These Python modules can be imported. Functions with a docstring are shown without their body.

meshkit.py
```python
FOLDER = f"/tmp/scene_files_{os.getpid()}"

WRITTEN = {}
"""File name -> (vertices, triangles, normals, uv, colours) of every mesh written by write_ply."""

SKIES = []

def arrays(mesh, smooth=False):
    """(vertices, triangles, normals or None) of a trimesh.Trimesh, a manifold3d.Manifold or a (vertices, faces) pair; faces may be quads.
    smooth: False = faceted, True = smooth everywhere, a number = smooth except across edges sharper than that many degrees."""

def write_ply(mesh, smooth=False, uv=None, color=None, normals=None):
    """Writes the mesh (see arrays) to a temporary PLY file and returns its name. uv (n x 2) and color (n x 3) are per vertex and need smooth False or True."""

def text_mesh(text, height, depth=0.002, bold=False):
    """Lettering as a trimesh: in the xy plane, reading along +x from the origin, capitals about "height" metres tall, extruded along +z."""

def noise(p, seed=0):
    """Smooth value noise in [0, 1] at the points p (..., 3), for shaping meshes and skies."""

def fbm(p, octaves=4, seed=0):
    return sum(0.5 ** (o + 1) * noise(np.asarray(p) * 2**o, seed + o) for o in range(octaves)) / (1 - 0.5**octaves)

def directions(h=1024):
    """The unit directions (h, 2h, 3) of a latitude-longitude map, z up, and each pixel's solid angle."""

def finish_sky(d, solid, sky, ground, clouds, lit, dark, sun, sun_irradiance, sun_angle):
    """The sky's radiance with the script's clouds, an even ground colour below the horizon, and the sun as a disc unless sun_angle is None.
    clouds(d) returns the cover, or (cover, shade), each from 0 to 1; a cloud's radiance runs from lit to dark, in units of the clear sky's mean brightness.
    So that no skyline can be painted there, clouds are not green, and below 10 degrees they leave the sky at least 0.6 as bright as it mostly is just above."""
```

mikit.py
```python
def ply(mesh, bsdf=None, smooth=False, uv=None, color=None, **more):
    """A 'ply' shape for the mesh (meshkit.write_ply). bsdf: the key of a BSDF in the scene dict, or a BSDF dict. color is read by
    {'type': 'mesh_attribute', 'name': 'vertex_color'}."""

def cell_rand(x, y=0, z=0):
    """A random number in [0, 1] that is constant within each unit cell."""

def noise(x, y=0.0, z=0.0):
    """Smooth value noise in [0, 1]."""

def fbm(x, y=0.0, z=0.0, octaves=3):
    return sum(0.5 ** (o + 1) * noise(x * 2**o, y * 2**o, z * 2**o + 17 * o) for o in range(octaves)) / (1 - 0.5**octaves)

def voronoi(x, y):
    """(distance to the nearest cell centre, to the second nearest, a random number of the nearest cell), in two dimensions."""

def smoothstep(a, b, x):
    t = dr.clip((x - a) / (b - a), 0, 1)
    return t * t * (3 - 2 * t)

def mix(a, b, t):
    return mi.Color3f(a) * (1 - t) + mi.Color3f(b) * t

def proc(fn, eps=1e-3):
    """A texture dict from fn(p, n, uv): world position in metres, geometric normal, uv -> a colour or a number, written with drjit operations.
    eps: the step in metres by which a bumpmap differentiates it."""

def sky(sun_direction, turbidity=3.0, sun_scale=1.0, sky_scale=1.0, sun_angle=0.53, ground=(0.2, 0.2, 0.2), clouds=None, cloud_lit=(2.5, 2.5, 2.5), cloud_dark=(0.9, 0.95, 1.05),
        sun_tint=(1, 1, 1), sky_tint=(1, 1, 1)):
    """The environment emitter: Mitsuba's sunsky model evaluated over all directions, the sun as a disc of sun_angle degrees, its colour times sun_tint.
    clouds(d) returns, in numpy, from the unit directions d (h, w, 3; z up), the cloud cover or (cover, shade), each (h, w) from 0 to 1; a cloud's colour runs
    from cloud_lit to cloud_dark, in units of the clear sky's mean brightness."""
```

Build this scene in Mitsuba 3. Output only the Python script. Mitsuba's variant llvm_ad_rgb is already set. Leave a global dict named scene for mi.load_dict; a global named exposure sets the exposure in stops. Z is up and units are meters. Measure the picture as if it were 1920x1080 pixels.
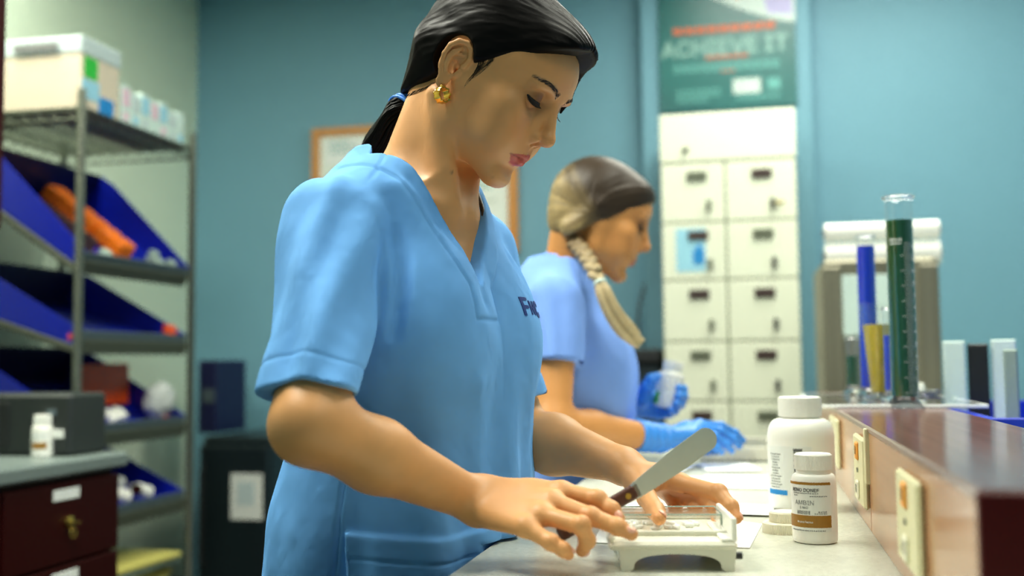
import math, random
import numpy as np, trimesh, shapely.geometry as sg
import manifold3d as m3
import mitsuba as mi, drjit as dr
import mikit, meshkit
T = mi.ScalarTransform4f
scene, labels = {}, {}
rng = np.random.default_rng(7)

# ---------------------------------------------------------------- camera, light, exposure
F = 2000.0                       # focal length in pixels of the 1920 wide frame
YAW, PITCH, ROLL = math.radians(12.64), math.radians(3.99), math.radians(0.6)
EYE = np.array([0, 0, 1.12])
FWD = np.array([-math.sin(YAW) * math.cos(PITCH), math.cos(YAW) * math.cos(PITCH), math.sin(PITCH)])
R0 = np.array([math.cos(YAW), math.sin(YAW), 0.0])
U0 = np.cross(R0, FWD)
RGT = math.cos(ROLL) * R0 - math.sin(ROLL) * U0
UPV = math.sin(ROLL) * R0 + math.cos(ROLL) * U0
PPX, PPY = 960.0, 540.0

def at(px, py, d):
    """The point that lies d metres in front of the camera on the ray of a photograph pixel."""
    return EYE + d * (FWD + (px - PPX) / F * RGT + (PPY - py) / F * UPV)
def plane(px, py, axis, value):
    r = FWD + (px - PPX) / F * RGT + (PPY - py) / F * UPV
    return EYE + r * (value - EYE[axis]) / r[axis]

scene['camera'] = {'type': 'thinlens', 'fov': math.degrees(2 * math.atan(960 / F)), 'fov_axis': 'x',
    'aperture_radius': 0.0072, 'focus_distance': 1.22, 'near_clip': 0.05, 'far_clip': 50,
    'to_world': T().look_at(origin=EYE.tolist(), target=(EYE + FWD).tolist(), up=UPV.tolist())}
exposure = 0.0
LIGHTS = [  # x, y, width, length, radiance, label
    (-1.05, 1.15, .6, 1.2, 27.0, 'recessed ceiling light above the aisle beside the work counter'),
    (.45, 1.6, .6, 1.2, 10.0, 'recessed ceiling light above the far part of the counter'),
    (.9, .2, .6, 1.2, 5.0, 'recessed ceiling light nearest the end of the ledge'),
    (-2.02, 2.25, .35, .7, 38.0, 'small recessed ceiling light in front of the wire shelf'),
    (.4, 3.25, 1.2, .6, 17.0, 'wide recessed ceiling light in front of the white locker cabinet'),
]
# ---------------------------------------------------------------- materials
def col(*c):
    return {'type': 'rgb', 'value': [float(x) for x in c]}
def srgb(r, g, b):
    return [((x / 255 / 12.92) if x < 10 else ((x / 255 + .055) / 1.055) ** 2.4) for x in (r, g, b)]
def mat(name, color, rough=.5, spec=.5, metal=0.0, coat=0.0, **more):
    b = {'type': 'principled', 'base_color': color if isinstance(color, dict) else col(*color), 'roughness': rough,
         'specular': spec, 'metallic': metal, **more}
    if coat:
        b['clearcoat'], b['clearcoat_gloss'] = coat, .9
    scene['mat_' + name] = {'type': 'twosided', 'b': b}
    return 'mat_' + name

def wall_tex(c, amount=.06):
    def fn(p, n, uv):
        v = mikit.fbm(p.x * 3, p.y * 3, p.z * 3, octaves=3)
        return mi.Color3f(*c) * (1 - amount / 2 + amount * v)
    return mikit.proc(fn)
mat('blue_wall', wall_tex(srgb(107, 154, 172)), .55, .35)
mat('green_wall', wall_tex(srgb(216, 230, 206)), .6, .3)
mat('ceiling', (.5, .52, .48), .8)
mat('floor', wall_tex(srgb(74, 72, 66), .2), .35)
def laminate(p, n, uv):
    v = mikit.fbm(p.x * 260, p.y * 260, p.z * 260, octaves=3)
    s = mikit.noise(p.x * 14, p.y * 2.5, 3)
    return mi.Color3f(*srgb(184, 186, 172)) * (.84 + .26 * v) * (.95 + .09 * s)
mat('counter', mikit.proc(laminate), .3, .5)
def mahogany(p, n, uv):
    g = mikit.fbm(p.x * 60, p.y * 2.5, p.z * 60, octaves=4)
    return mikit.mix((.070, .022, .018), (.130, .048, .040), g)
mat('mahogany', mikit.proc(mahogany), .14, .8, coat=1.0)
def facewood(p, n, uv):
    g = mikit.fbm(p.x * 40, p.y * 3, p.z * 50, octaves=4)
    return mikit.mix((.26, .115, .055), (.38, .18, .090), g)
mat('face_wood', mikit.proc(facewood), .16, .8, coat=1.0)
mat('dark_cherry', (.022, .0015, .0012), .4, .10)
mat('desk_top', srgb(104, 116, 112), .35)
mat('dark_edge', (.065, .004, .004), .4, .12)
mat('cream_plastic', srgb(206, 200, 160), .35)
mat('orange_plastic', srgb(222, 150, 62), .35)
mat('white_plastic', srgb(238, 238, 228), .32, .5)
mat('ivory_plastic', srgb(226, 222, 198), .3, .5)
mat('tray_white', srgb(222, 220, 202), .35)
mat('label_white', srgb(226, 229, 222), .55)
mat('paper', srgb(240, 243, 240), .7, .2)
mat('print_dark', srgb(34, 34, 38), .6)
mat('print_grey', srgb(110, 112, 112), .6)
mat('label_gold', srgb(150, 106, 30), .5)
mat('label_blue', srgb(20, 130, 200), .5)
mat('steel', srgb(160, 165, 160), .28, .5, 1.0)
mat('blade_steel', srgb(214, 218, 206), .42, .6, .65)
mat('brass', srgb(214, 186, 92), .3, .5, 1.0)
mat('gold', srgb(236, 184, 78), .18, .5, 1.0)
mat('handle_wood', mikit.proc(lambda p, n, uv: mikit.mix((.05, .014, .008), (.13, .04, .02), mikit.fbm(p.x * 500, p.y * 500, p.z * 100))), .35)
mat('shelf_steel', srgb(125, 130, 118), .35, .5, 1.0)
mat('shelf_grey', srgb(74, 88, 94), .5)
mat('shelf_under', srgb(70, 76, 62), .6)
mat('bin_blue', srgb(4, 24, 150), .35)
mat('bin_navy', srgb(5, 10, 62), .45)
mat('orange_bright', srgb(245, 120, 10), .4)
mat('cap_orange', srgb(235, 82, 20), .4)
mat('carton_beige', srgb(214, 200, 178), .6)
mat('carton_print', srgb(190, 205, 205), .6)
mat('green_print', srgb(40, 185, 60), .6)
mat('pink_print', srgb(225, 190, 205), .6)
mat('skyblue_print', srgb(150, 205, 225), .6)
mat('yellow_pack', srgb(190, 182, 96), .6)
mat('olive_pack', srgb(120, 112, 40), .6)
mat('black_plastic', srgb(28, 30, 30), .4)
mat('dark_grey_plastic', srgb(34, 40, 38), .5)
mat('fridge', srgb(14, 28, 32), .4)
mat('locker', srgb(226, 230, 208), .5)
mat('locker_gap', srgb(120, 128, 112), .6)
mat('slot_dark', srgb(52, 34, 30), .5)
mat('slot_grey', srgb(86, 92, 74), .5)
mat('poster_teal', mikit.proc(lambda p, n, uv: mikit.mix(srgb(10, 78, 82), srgb(8, 100, 98), mikit.noise(p.x * 4, p.z * 4))), .35)
mat('poster_white', srgb(190, 205, 200), .5)
mat('poster_letters', srgb(140, 180, 172), .5)
mat('poster_pale', srgb(90, 160, 155), .5)
mat('poster_orange', srgb(190, 92, 52), .5)
mat('poster_lilac', srgb(170, 165, 205), .5)
mat('frame_wood', mikit.proc(lambda p, n, uv: mikit.mix(srgb(176, 112, 40), srgb(205, 140, 62), mikit.fbm(p.x * 20, p.y * 20, p.z * 20))), .45)
mat('board', srgb(226, 232, 222), .5)
mat('appliance', mikit.proc(lambda p, n, uv: mikit.mix(srgb(112, 108, 92), srgb(142, 138, 118), mikit.noise(p.x * 60, p.y * 60, 0))), .4, .5, .6)
mat('binder_white', srgb(206, 226, 218), .5)
mat('binder_grey', srgb(150, 170, 158), .5)
mat('bag', srgb(190, 196, 192), .3, .6)
mat('tray_blue', srgb(20, 50, 190), .4)
scene['mat_acrylic'] = {'type': 'thindielectric', 'int_ior': 1.49}
scene['mat_glass'] = {'type': 'dielectric', 'int_ior': 1.5}
scene['mat_glass_wall'] = {'type': 'thindielectric', 'int_ior': 1.5}
def liquid(name, c, rough=.06):
    scene['mat_' + name] = {'type': 'principled', 'base_color': col(*c), 'roughness': rough, 'specular': .5, 'clearcoat': .5, 'clearcoat_gloss': .95}
liquid('green_liquid', (.004, .055, .010)); liquid('blue_liquid', (.004, .022, .45)); liquid('yellow_liquid', (.46, .36, .02))

# ---------------------------------------------------------------- mesh helpers
def cat(*ms):
    return trimesh.util.concatenate([m for m in ms])
def tm(man):
    m = man.to_mesh()
    return trimesh.Trimesh(np.array(m.vert_properties[:, :3]), np.array(m.tri_verts), process=False)
def box(lo, hi, c=.002):
    """A box between two corners with chamfered edges."""
    lo, hi = np.minimum(lo, hi).astype(float), np.maximum(lo, hi).astype(float)
    c = min(c, .45 * (hi - lo).min())
    pts = []
    for s in np.ndindex(2, 2, 2):
        p = np.where(np.array(s) == 1, hi, lo); d = np.where(np.array(s) == 1, -c, c)
        for k in range(3):
            q = p + d; q[k] = p[k]; pts.append(q)
    return trimesh.convex.convex_hull(np.array(pts)) if c > 0 else trimesh.creation.box(bounds=[lo, hi])
def rbox(sx, sy, sz, r, n=12):
    """A box of that size, centred, with rounded edges."""
    s = m3.Manifold.sphere(r, n)
    return tm(m3.Manifold.batch_hull([s.translate([x * (sx / 2 - r), y * (sy / 2 - r), z * (sz / 2 - r)]) for x in (-1, 1) for y in (-1, 1) for z in (-1, 1)]))
def lathe(profile, n=40):
    return trimesh.creation.revolve(np.array(profile, float), sections=n)
def tube(pts, r, sides=8):
    import sys
    p = np.asarray(pts, float); r = np.broadcast_to(r, (len(p),))
    t = np.gradient(p, axis=0); t /= np.linalg.norm(t, axis=1, keepdims=True) + 1e-12
    a = np.cross(t, [0.13, .31, .94]); bad = np.linalg.norm(a, axis=1) < .1
    a[bad] = np.cross(t[bad], [1.0, 0, 0]); a /= np.linalg.norm(a, axis=1, keepdims=True)
    b = np.cross(t, a); ang = np.arange(sides) * 2 * np.pi / sides
    v = p[:, None] + r[:, None, None] * (np.cos(ang)[None, :, None] * a[:, None] + np.sin(ang)[None, :, None] * b[:, None])
    i, j = np.meshgrid(np.arange(len(p) - 1), np.arange(sides), indexing='ij')
    q = np.stack([i * sides + j, i * sides + (j + 1) % sides, (i + 1) * sides + (j + 1) % sides, (i + 1) * sides + j], -1).reshape(-1, 4)
    f = np.vstack([q[:, [0, 1, 2]], q[:, [0, 2, 3]]])
    cap0 = [[0, k, k + 1] for k in range(1, sides - 1)]; o = (len(p) - 1) * sides
    cap1 = [[o, o + k + 1, o + k] for k in range(1, sides - 1)]
    return trimesh.Trimesh(v.reshape(-1, 3), np.vstack([f, cap0, cap1]), process=False)
def moved(m, t=(0, 0, 0), rz=0, rx=0, ry=0, s=1.0):
    M = trimesh.transformations
    m = m.copy(); m.apply_scale(s)
    m.apply_transform(M.translation_matrix(t) @ M.rotation_matrix(rz, [0, 0, 1]) @ M.rotation_matrix(rx, [1, 0, 0]) @ M.rotation_matrix(ry, [0, 1, 0]))
    return m
def basis(m, origin, x, y, z=None):
    x, y = np.asarray(x, float), np.asarray(y, float)
    z = np.cross(x, y) if z is None else np.asarray(z, float)
    M = np.eye(4); M[:3, 0], M[:3, 1], M[:3, 2], M[:3, 3] = x, y, z, origin
    m = m.copy(); m.apply_transform(M); return m
used = {}
def key(name):
    n = used.get(name, 0); used[name] = n + 1
    return name if n == 0 else f'{name}_{n:03d}'
def add(name, mesh, m, parent=None, smooth=30, label=None, cat=None, group=None, kind=None, shape=None):
    k = key(name if parent is None else parent + '__' + name)
    scene[k] = shape or mikit.ply(mesh, m, smooth)
    tag(k, label, cat, group, kind)
    return k
def tag(k, label=None, cat=None, group=None, kind=None):
    d = {a: b for a, b in (('label', label), ('category', cat), ('group', group), ('kind', kind)) if b}
    if d: labels[k] = d
def thing(name, label, cat, group=None):
    k = key(name); tag(k, label, cat, group); return k
def structure(name, mesh, m, parent=None, smooth=30):
    return add(name, mesh, m, parent, smooth, kind=None if parent else 'structure')
def text(s, height, depth=.0006, bold=False, center=True):
    m = meshkit.text_mesh(s, height, depth, bold)
    if center: m.apply_translation([-m.bounds[:, 0].mean(), -height / 2, 0])
    return m
def wrap(m, r, dz=0.0):
    """A flat mesh (x along, y up, z out) wrapped round an upright cylinder of radius r, facing -y."""
    m = m.copy()
    while True:
        e = np.ptp(m.vertices[m.faces][:, :, 0], axis=1).max()
        if e < r * .22 or len(m.faces) > 40000: break
        m = m.subdivide()
    x, y, z = m.vertices.T
    m.vertices = np.stack([(r + z) * np.sin(x / r), -(r + z) * np.cos(x / r), y + dz], 1)
    return m
def sheet(w, h, t=.0004, nx=24):
    g = trimesh.creation.box((w, h, t)); g.apply_translation([0, 0, t / 2]); return g

# ---------------------------------------------------------------- the room
ZC, ZL = .92, 1.042              # counter top, ledge top
XL, XR, YB, YF, ZT = -2.35, 2.1, 4.2, -1.6, 2.75
structure('floor', box((XL - .1, YF - .1, -.1), (XR + .1, YB + .1, 0), 0), 'mat_floor')
structure('ceiling', box((XL - .1, YF - .1, ZT), (XR + .1, YB + .1, ZT + .1), 0), 'mat_ceiling')
structure('wall_back', box((XL - .1, YB, 0), (XR + .1, YB + .1, ZT), 0), 'mat_blue_wall')
structure('wall_left', box((XL - .1, YF, 0), (XL, YB, ZT), 0), 'mat_green_wall')
structure('wall_right', box((XR, YF, 0), (XR + .1, YB, ZT), 0), 'mat_blue_wall')
structure('wall_front', box((XL - .1, YF - .1, 0), (XR + .1, YF, ZT), 0), 'mat_blue_wall')
pl0, pl1 = plane(1207, 400, 1, 4.12)[0], plane(1530, 400, 1, 4.12)[0]
structure('trim_1', box((pl0, 4.12, 0), (pl1, YB, ZT), .004), 'mat_blue_wall')
structure('baseboard_back', box((XL, YB - .012, 0), (pl0, YB, .1), .003), 'mat_black_plastic')
structure('baseboard_left', box((XL, YF, 0), (XL + .012, YB, .1), .003), 'mat_black_plastic')

def ceiling_light(x, y, w, h, power, label, color=(1.0, 1.0, .86)):
    k = thing('ceiling_light', label, 'ceiling light', 'recessed ceiling lights')
    f = cat(box((x - w / 2 - .03, y - h / 2 - .03, ZT - .02), (x - w / 2, y + h / 2 + .03, ZT), .003), box((x + w / 2, y - h / 2 - .03, ZT - .02), (x + w / 2 + .03, y + h / 2 + .03, ZT), .003),
            box((x - w / 2, y - h / 2 - .03, ZT - .02), (x + w / 2, y - h / 2, ZT), .003), box((x - w / 2, y + h / 2, ZT - .02), (x + w / 2, y + h / 2 + .03, ZT), .003))
    add('frame', f, 'mat_white_plastic', k)
    v = [[x - w / 2, y - h / 2, ZT - .008], [x - w / 2, y + h / 2, ZT - .008], [x + w / 2, y + h / 2, ZT - .008], [x + w / 2, y - h / 2, ZT - .008]]
    d = mikit.ply((np.array(v), np.array([[0, 1, 2, 3]])), 'mat_white_plastic')
    d['emitter'] = {'type': 'area', 'radiance': col(*(power * np.array(color)))}
    add('diffuser', None, None, k, shape=d)
for a in LIGHTS: ceiling_light(*a)
# ---------------------------------------------------------------- counter and ledge
XE, XF, XB = -.288, .129, .288    # counter front edge, ledge face, ledge back
k = thing('work_counter', 'long grey laminate work counter with a dark base running away from the viewer', 'counter')
add('worktop', box((XE, .25, ZC - .032), (XB, 2.75, ZC), .004), 'mat_counter', k)
add('base', box((XE + .03, .3, .08), (XB - .02, 2.7, ZC - .032), .003), 'mat_dark_cherry', k)
for a in range(5):
    add('door', box((XE + .012, .32 + .48 * a, .12), (XE + .03, .32 + .48 * a + .465, ZC - .05), .003), 'mat_dark_cherry', k)
YJ, YN, YFE = plane(1628, 800, 0, XF)[1], .685, 2.62
k = thing('counter_ledge', 'raised mahogany ledge with a glossy top along the back of the counter', 'ledge')
add('front_panel', box((XF, YN + .004, ZC), (XF + .018, YJ - .002, ZL - .006), .001), 'mat_face_wood', k)
add('front_panel', box((XF, YJ + .002, ZC), (XF + .018, YFE, ZL - .006), .001), 'mat_face_wood', k)
add('core', box((XF + .018, YN + .004, ZC), (XB, YFE, ZL - .006), 0), 'mat_dark_cherry', k)
add('top', box((XF - .002, YN, ZL - .008), (XB + .004, YFE, ZL), .002), 'mat_mahogany', k)
add('end_panel', box((XF - .0015, YN - .004, ZC), (XB + .004, YN + .004, ZL - .002), .001), 'mat_dark_edge', k, label='dark red end of the ledge')

def outlet(px0, px1, py0, py1, label, orange=True):
    y1, y0 = plane(px0, (py0 + py1) / 2, 0, XF)[1], plane(px1, (py0 + py1) / 2, 0, XF)[1]
    z1, z0 = plane(px1, py0, 0, XF)[2], plane(px1, py1, 0, XF)[2]
    yc, zc, h, w = (y0 + y1) / 2, (z0 + z1) / 2, (z1 - z0), max(.05, y1 - y0)
    z0 = max(z0, ZC + .004)
    k = thing('wall_outlet', label, 'outlet', 'outlets on the ledge')
    add('cover_plate', box((XF - .007, yc - w / 2, z0), (XF, yc + w / 2, z1), .003), 'mat_cream_plastic', k)
    for s in (.28, -.28):
        zz = zc + s * (z1 - z0)
        r = add('receptacle', box((XF - .010, yc - .011, zz - .011), (XF - .006, yc + .011, zz + .011), .004), 'mat_orange_plastic' if s > 0 and orange else 'mat_ivory_plastic', k)
        for dy in (-.006, .006):
            add('slot', box((XF - .0104, yc + dy - .001, zz - .004), (XF - .0096, yc + dy + .001, zz + .006), 0), 'mat_print_dark', r)
    add('screw', moved(trimesh.creation.cylinder(.003, .003, sections=12), (XF - .0075, yc, zc), ry=math.pi / 2), 'mat_steel', k)
outlet(1698, 1737, 907, 1092, 'cream outlet plate on the ledge nearest to the viewer')
outlet(1612, 1630, 825, 955, 'cream outlet plate beside the panel joint, middle one of three on the ledge')
outlet(1564, 1578, 788, 880, 'cream outlet plate farthest along the ledge, just right of the big bottle', False)
z1 = plane(1625, 798, 0, XF)[2]
add('joint_strip', box((XF - .005, YJ - .002, ZC + .055), (XF + .004, YJ + .011, ZL - .003), .001), 'mat_cream_plastic',
    label='narrow cream strip covering the joint of the ledge panels', cat='trim strip')

# ---------------------------------------------------------------- bottles
def ridged_cap(r, h, n=72, depth=.0006):
    """A screw cap with fine vertical ribs."""
    a = np.arange(n * 2) * np.pi / n
    rr = r - depth * (np.arange(n * 2) % 2)
    m = trimesh.creation.extrude_polygon(sg.Polygon(np.stack([rr * np.cos(a), rr * np.sin(a)], 1)), h - .0015, engine='earcut')
    return cat(m, moved(lathe([(0, h), (r * .9, h), (r - .001, h - .0015), (r - .001, h - .002), (0, h - .002)], 48)))
def bottle(name, label, c, r, h, capr, caph, cat_='bottle', group=None, capm='mat_white_plastic', bodym='mat_white_plastic', shoulder=.16, neck=.02, n=56):
    k = thing(name, label, cat_, group)
    hb = h - caph - neck * h
    prof = [(0, 0), (r * .86, 0), (r * .96, .0015), (r, .005)]
    zs = hb - shoulder * h
    prof += [(r, zs)] + [(capr * .92 + (r - capr * .92) * math.cos(t) ** .8, zs + (hb - zs) * math.sin(t)) for t in np.linspace(.12, math.pi / 2 - .05, 9)]
    prof += [(capr * .9, hb), (capr * .9, h - caph * .3), (0, h - caph * .3)]
    add('body', moved(lathe(prof, n), c), bodym, k, 40)
    add('cap', moved(ridged_cap(capr, caph), np.add(c, (0, 0, h - caph))), capm, k, 30)
    return k
rot = lambda c: math.atan2(c[0], c[1])        # turns a label that faces -y towards the viewer's side
# big white bottle
c = plane(1507, 960, 2, ZC) + (0, .03, 0); c[2] = ZC
kb = bottle('pill_bottle', 'large white pill bottle with a barcode label standing against the ledge', c, .0437, .150, .0285, .026, group='pill bottles on the counter')
def on_bottle(mesh, c, r, turn, m, k, name, dz, lift=.0003, **o):
    w = wrap(mesh, r + lift, dz); add(name, moved(w, c, rz=turn), m, k, 40, **o)
tb = rot(c) * -1 - .55
on_bottle(moved(sheet(.075, .064), (0, .032, 0)), c, .0437, tb, 'mat_label_white', kb, 'label', .022)
bars = []
x = 0
for i in range(15):
    w = float(rng.choice([.0006, .0010, .0016])); bars.append(moved(sheet(.011, w, .0002), (.020, .030 + x + w / 2, .0005))); x += w + float(rng.choice([.0008, .0012]))
on_bottle(cat(*bars), c, .0437, tb, 'mat_print_dark', kb, 'barcode', .022, kind='stuff')
lines = [moved(sheet(.010 + .012 * rng.random(), .0011, .0002), (-.014, .010 + .0036 * i, .0005)) for i in range(13)] + [moved(sheet(.012, .0016, .0002), (.020, .060, .0005))]
on_bottle(cat(*lines), c, .0437, tb, 'mat_print_grey', kb, 'printed_lines', .022, kind='stuff')
on_bottle(moved(sheet(.034, .0065, .0003), (-.012, .0035, .0003)), c, .0437, tb, 'mat_label_blue', kb, 'blue_band', .022)
# small bottle, open look towards the viewer
c = plane(1531, 1022, 2, ZC) + (0, .022, 0); c[2] = ZC
kb = bottle('pill_bottle', 'small white pill bottle with a gold banded label, nearest the viewer', c, .0242, .0965, .0206, .017, group='pill bottles on the counter', shoulder=.11, neck=.05)
tb = -rot(c) - .30
R = .0242
on_bottle(moved(sheet(.052, .052), (0, .026, 0)), c, R, tb, 'mat_label_white', kb, 'label', .014)
on_bottle(moved(sheet(.052, .0028, .0002), (0, .0515, .0005)), c, R, tb, 'mat_label_gold', kb, 'gold_line', .014)
on_bottle(moved(sheet(.052, .013, .0002), (0, .0110, .0005)), c, R, tb, 'mat_label_gold', kb, 'gold_band', .014)
on_bottle(cat(moved(text('RENO DONEF', .0036, .0002, True), (-.003, .0445, .0005))), c, R, tb, 'mat_print_dark', kb, 'lettering', .014)
for q_ in (moved(text('AMBIN', .0048, .0002), (-.004, .0310, .0005)), moved(text('5 MG', .0028, .0002), (-.004, .0258, .0005))): on_bottle(q_, c, R, tb, 'mat_print_grey', kb, 'lettering', .014)
on_bottle(cat(moved(text('Brand Name', .0022, .0002), (-.003, .0105, .0008))), c, R, tb, 'mat_label_white', kb, 'lettering', .014)
bars, x = [], -.012
for i in range(9):
    w = float(rng.choice([.0005, .0009, .0014])); bars.append(moved(sheet(w, .0038, .0002), (x + w / 2, .0205, .0005))); x += w + .0008
for (x0, y0, w) in ((-.003, .0410, .030), (-.014, .0385, .006), (.012, .0380, .019), (.016, .0215, .010), (.014, .0195, .014), (-.001, .0013, .040)):
    n = max(2, int(w / .0022))
    bars += [moved(sheet(w / n * .68, .0011, .0002), (x0 - w / 2 + (i + .5) * w / n, y0, .0005)) for i in range(n)]
on_bottle(cat(*bars), c, R, tb, 'mat_print_grey', kb, 'small_print', .014, kind='stuff')
# two loose caps
c0 = plane(1471, 1003, 2, ZC) + (0, .02, 0); c0[2] = ZC
for i, (dx, dz, r, h, lab) in enumerate(((0, 0, .0245, .0125, 'loose ivory bottle cap lying on the counter under another cap'), (.003, .0127, .0195, .0115, 'smaller ivory bottle cap lying on top of another cap'))):
    add('bottle_cap', moved(ridged_cap(r, h), c0 + (dx, 0, dz)), 'mat_ivory_plastic', label=lab, cat='bottle cap', group='loose caps beside the pill bottles')

# ---------------------------------------------------------------- pill counting tray, papers
A, B = plane(1165, 1072, 2, ZC), plane(1378, 1072, 2, ZC)
tx = (B - A) / np.linalg.norm(B - A); ty = np.array([-tx[1], tx[0], 0.0]); TW = np.linalg.norm(B - A)
TO = A
def tray(m): return basis(m, TO, tx, ty, (0, 0, 1))
kt = thing('pill_counting_tray', 'white pill counting tray with a clear lid under the hands', 'tray')
TD, TH = .15, .034
arch = sg.Polygon([(0, 0), (.008, 0)] + [(TW / 2 + (TW / 2 - .012) * -math.cos(t), .0165 * math.sin(t) ** .5) for t in np.linspace(.02, math.pi - .02, 24)] + [(TW - .008, 0), (TW, 0), (TW + .002, .022), (-.002, .022)])
sk = trimesh.creation.extrude_polygon(arch, .006, engine='earcut')
sk = basis(sk, (0, .006, 0), (1, 0, 0), (0, 0, 1), (0, -1, 0))
add('front_skirt', tray(sk), 'mat_tray_white', kt, 30)
add('rear_skirt', tray(moved(sk, (0, TD - .006, 0))), 'mat_tray_white', kt, 30)
add('deck', tray(cat(box((-.012, -.002, .020), (TW + .003, TD, .028), .003), box((-.012, -.002, .028), (-.006, TD, .034), .002), box((-.012, TD - .005, .028), (TW + .003, TD, .036), .002), box((-.012, .034, .028), (TW + .003, .038, .033), .001))), 'mat_tray_white', kt)
for x in (0, TW - .006):
    add('foot', tray(box((x, .006, 0), (x + .006, TD - .006, .021), .001)), 'mat_tray_white', kt)
add('peg', tray(moved(trimesh.creation.cylinder(.0035, .010, sections=16), (TW + .004, .012, .013), ry=math.pi / 2)), 'mat_black_plastic', kt, label='small black peg at the side')
add('chute', tray(cat(box((TW - .012, .0, .028), (TW + .003, .11, .031), .001), box((TW - .002, 0, .028), (TW + .003, .11, .050), .001))), 'mat_white_plastic', kt)
LT = .0445                       # top of the lid
lid = cat(box((.004, .064, LT - .002), (TW - .002, .125, LT), .0004), box((.004, .064, .033), (TW - .002, .066, LT - .002), .0004), box((.004, .123, .033), (TW - .002, .125, LT - .002), .0004), box((TW - .004, .066, .033), (TW - .002, .123, LT - .002), .0004), box((.004, .066, .033), (.006, .123, LT - .002), .0004))
add('lid_rim', tray(cat(*[tube([a_, b_], .0008, 6) for a_, b_ in (((.004, .064, .0445), (TW - .002, .064, .0445)), ((.004, .125, .0445), (TW - .002, .125, .0445)), ((TW - .002, .064, .0445), (TW - .002, .125, .0445)), ((.004, .064, .0445), (.004, .125, .0445)), ((TW - .003, .064, .034), (TW - .003, .064, .0445)), ((.005, .064, .034), (.005, .064, .0445)))])), 'mat_binder_grey', kt, True)
add('clear_lid', tray(lid), 'mat_acrylic', kt, label='clear plastic lid')
pills = m3.Manifold.batch_hull([m3.Manifold.sphere(.0022, 10).translate([x, 0, 0]) for x in (-.003, .003)])
pm = tm(pills)
for i in range(26):
    a = rng.random() * 6.28
    add('white_pill', tray(moved(pm, (.012 + .072 * rng.random(), .070 + .048 * rng.random(), .0302), rz=a)), 'mat_paper', label='white oval pill lying in the counting tray' , cat='pill', group='white pills in the tray')
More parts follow.
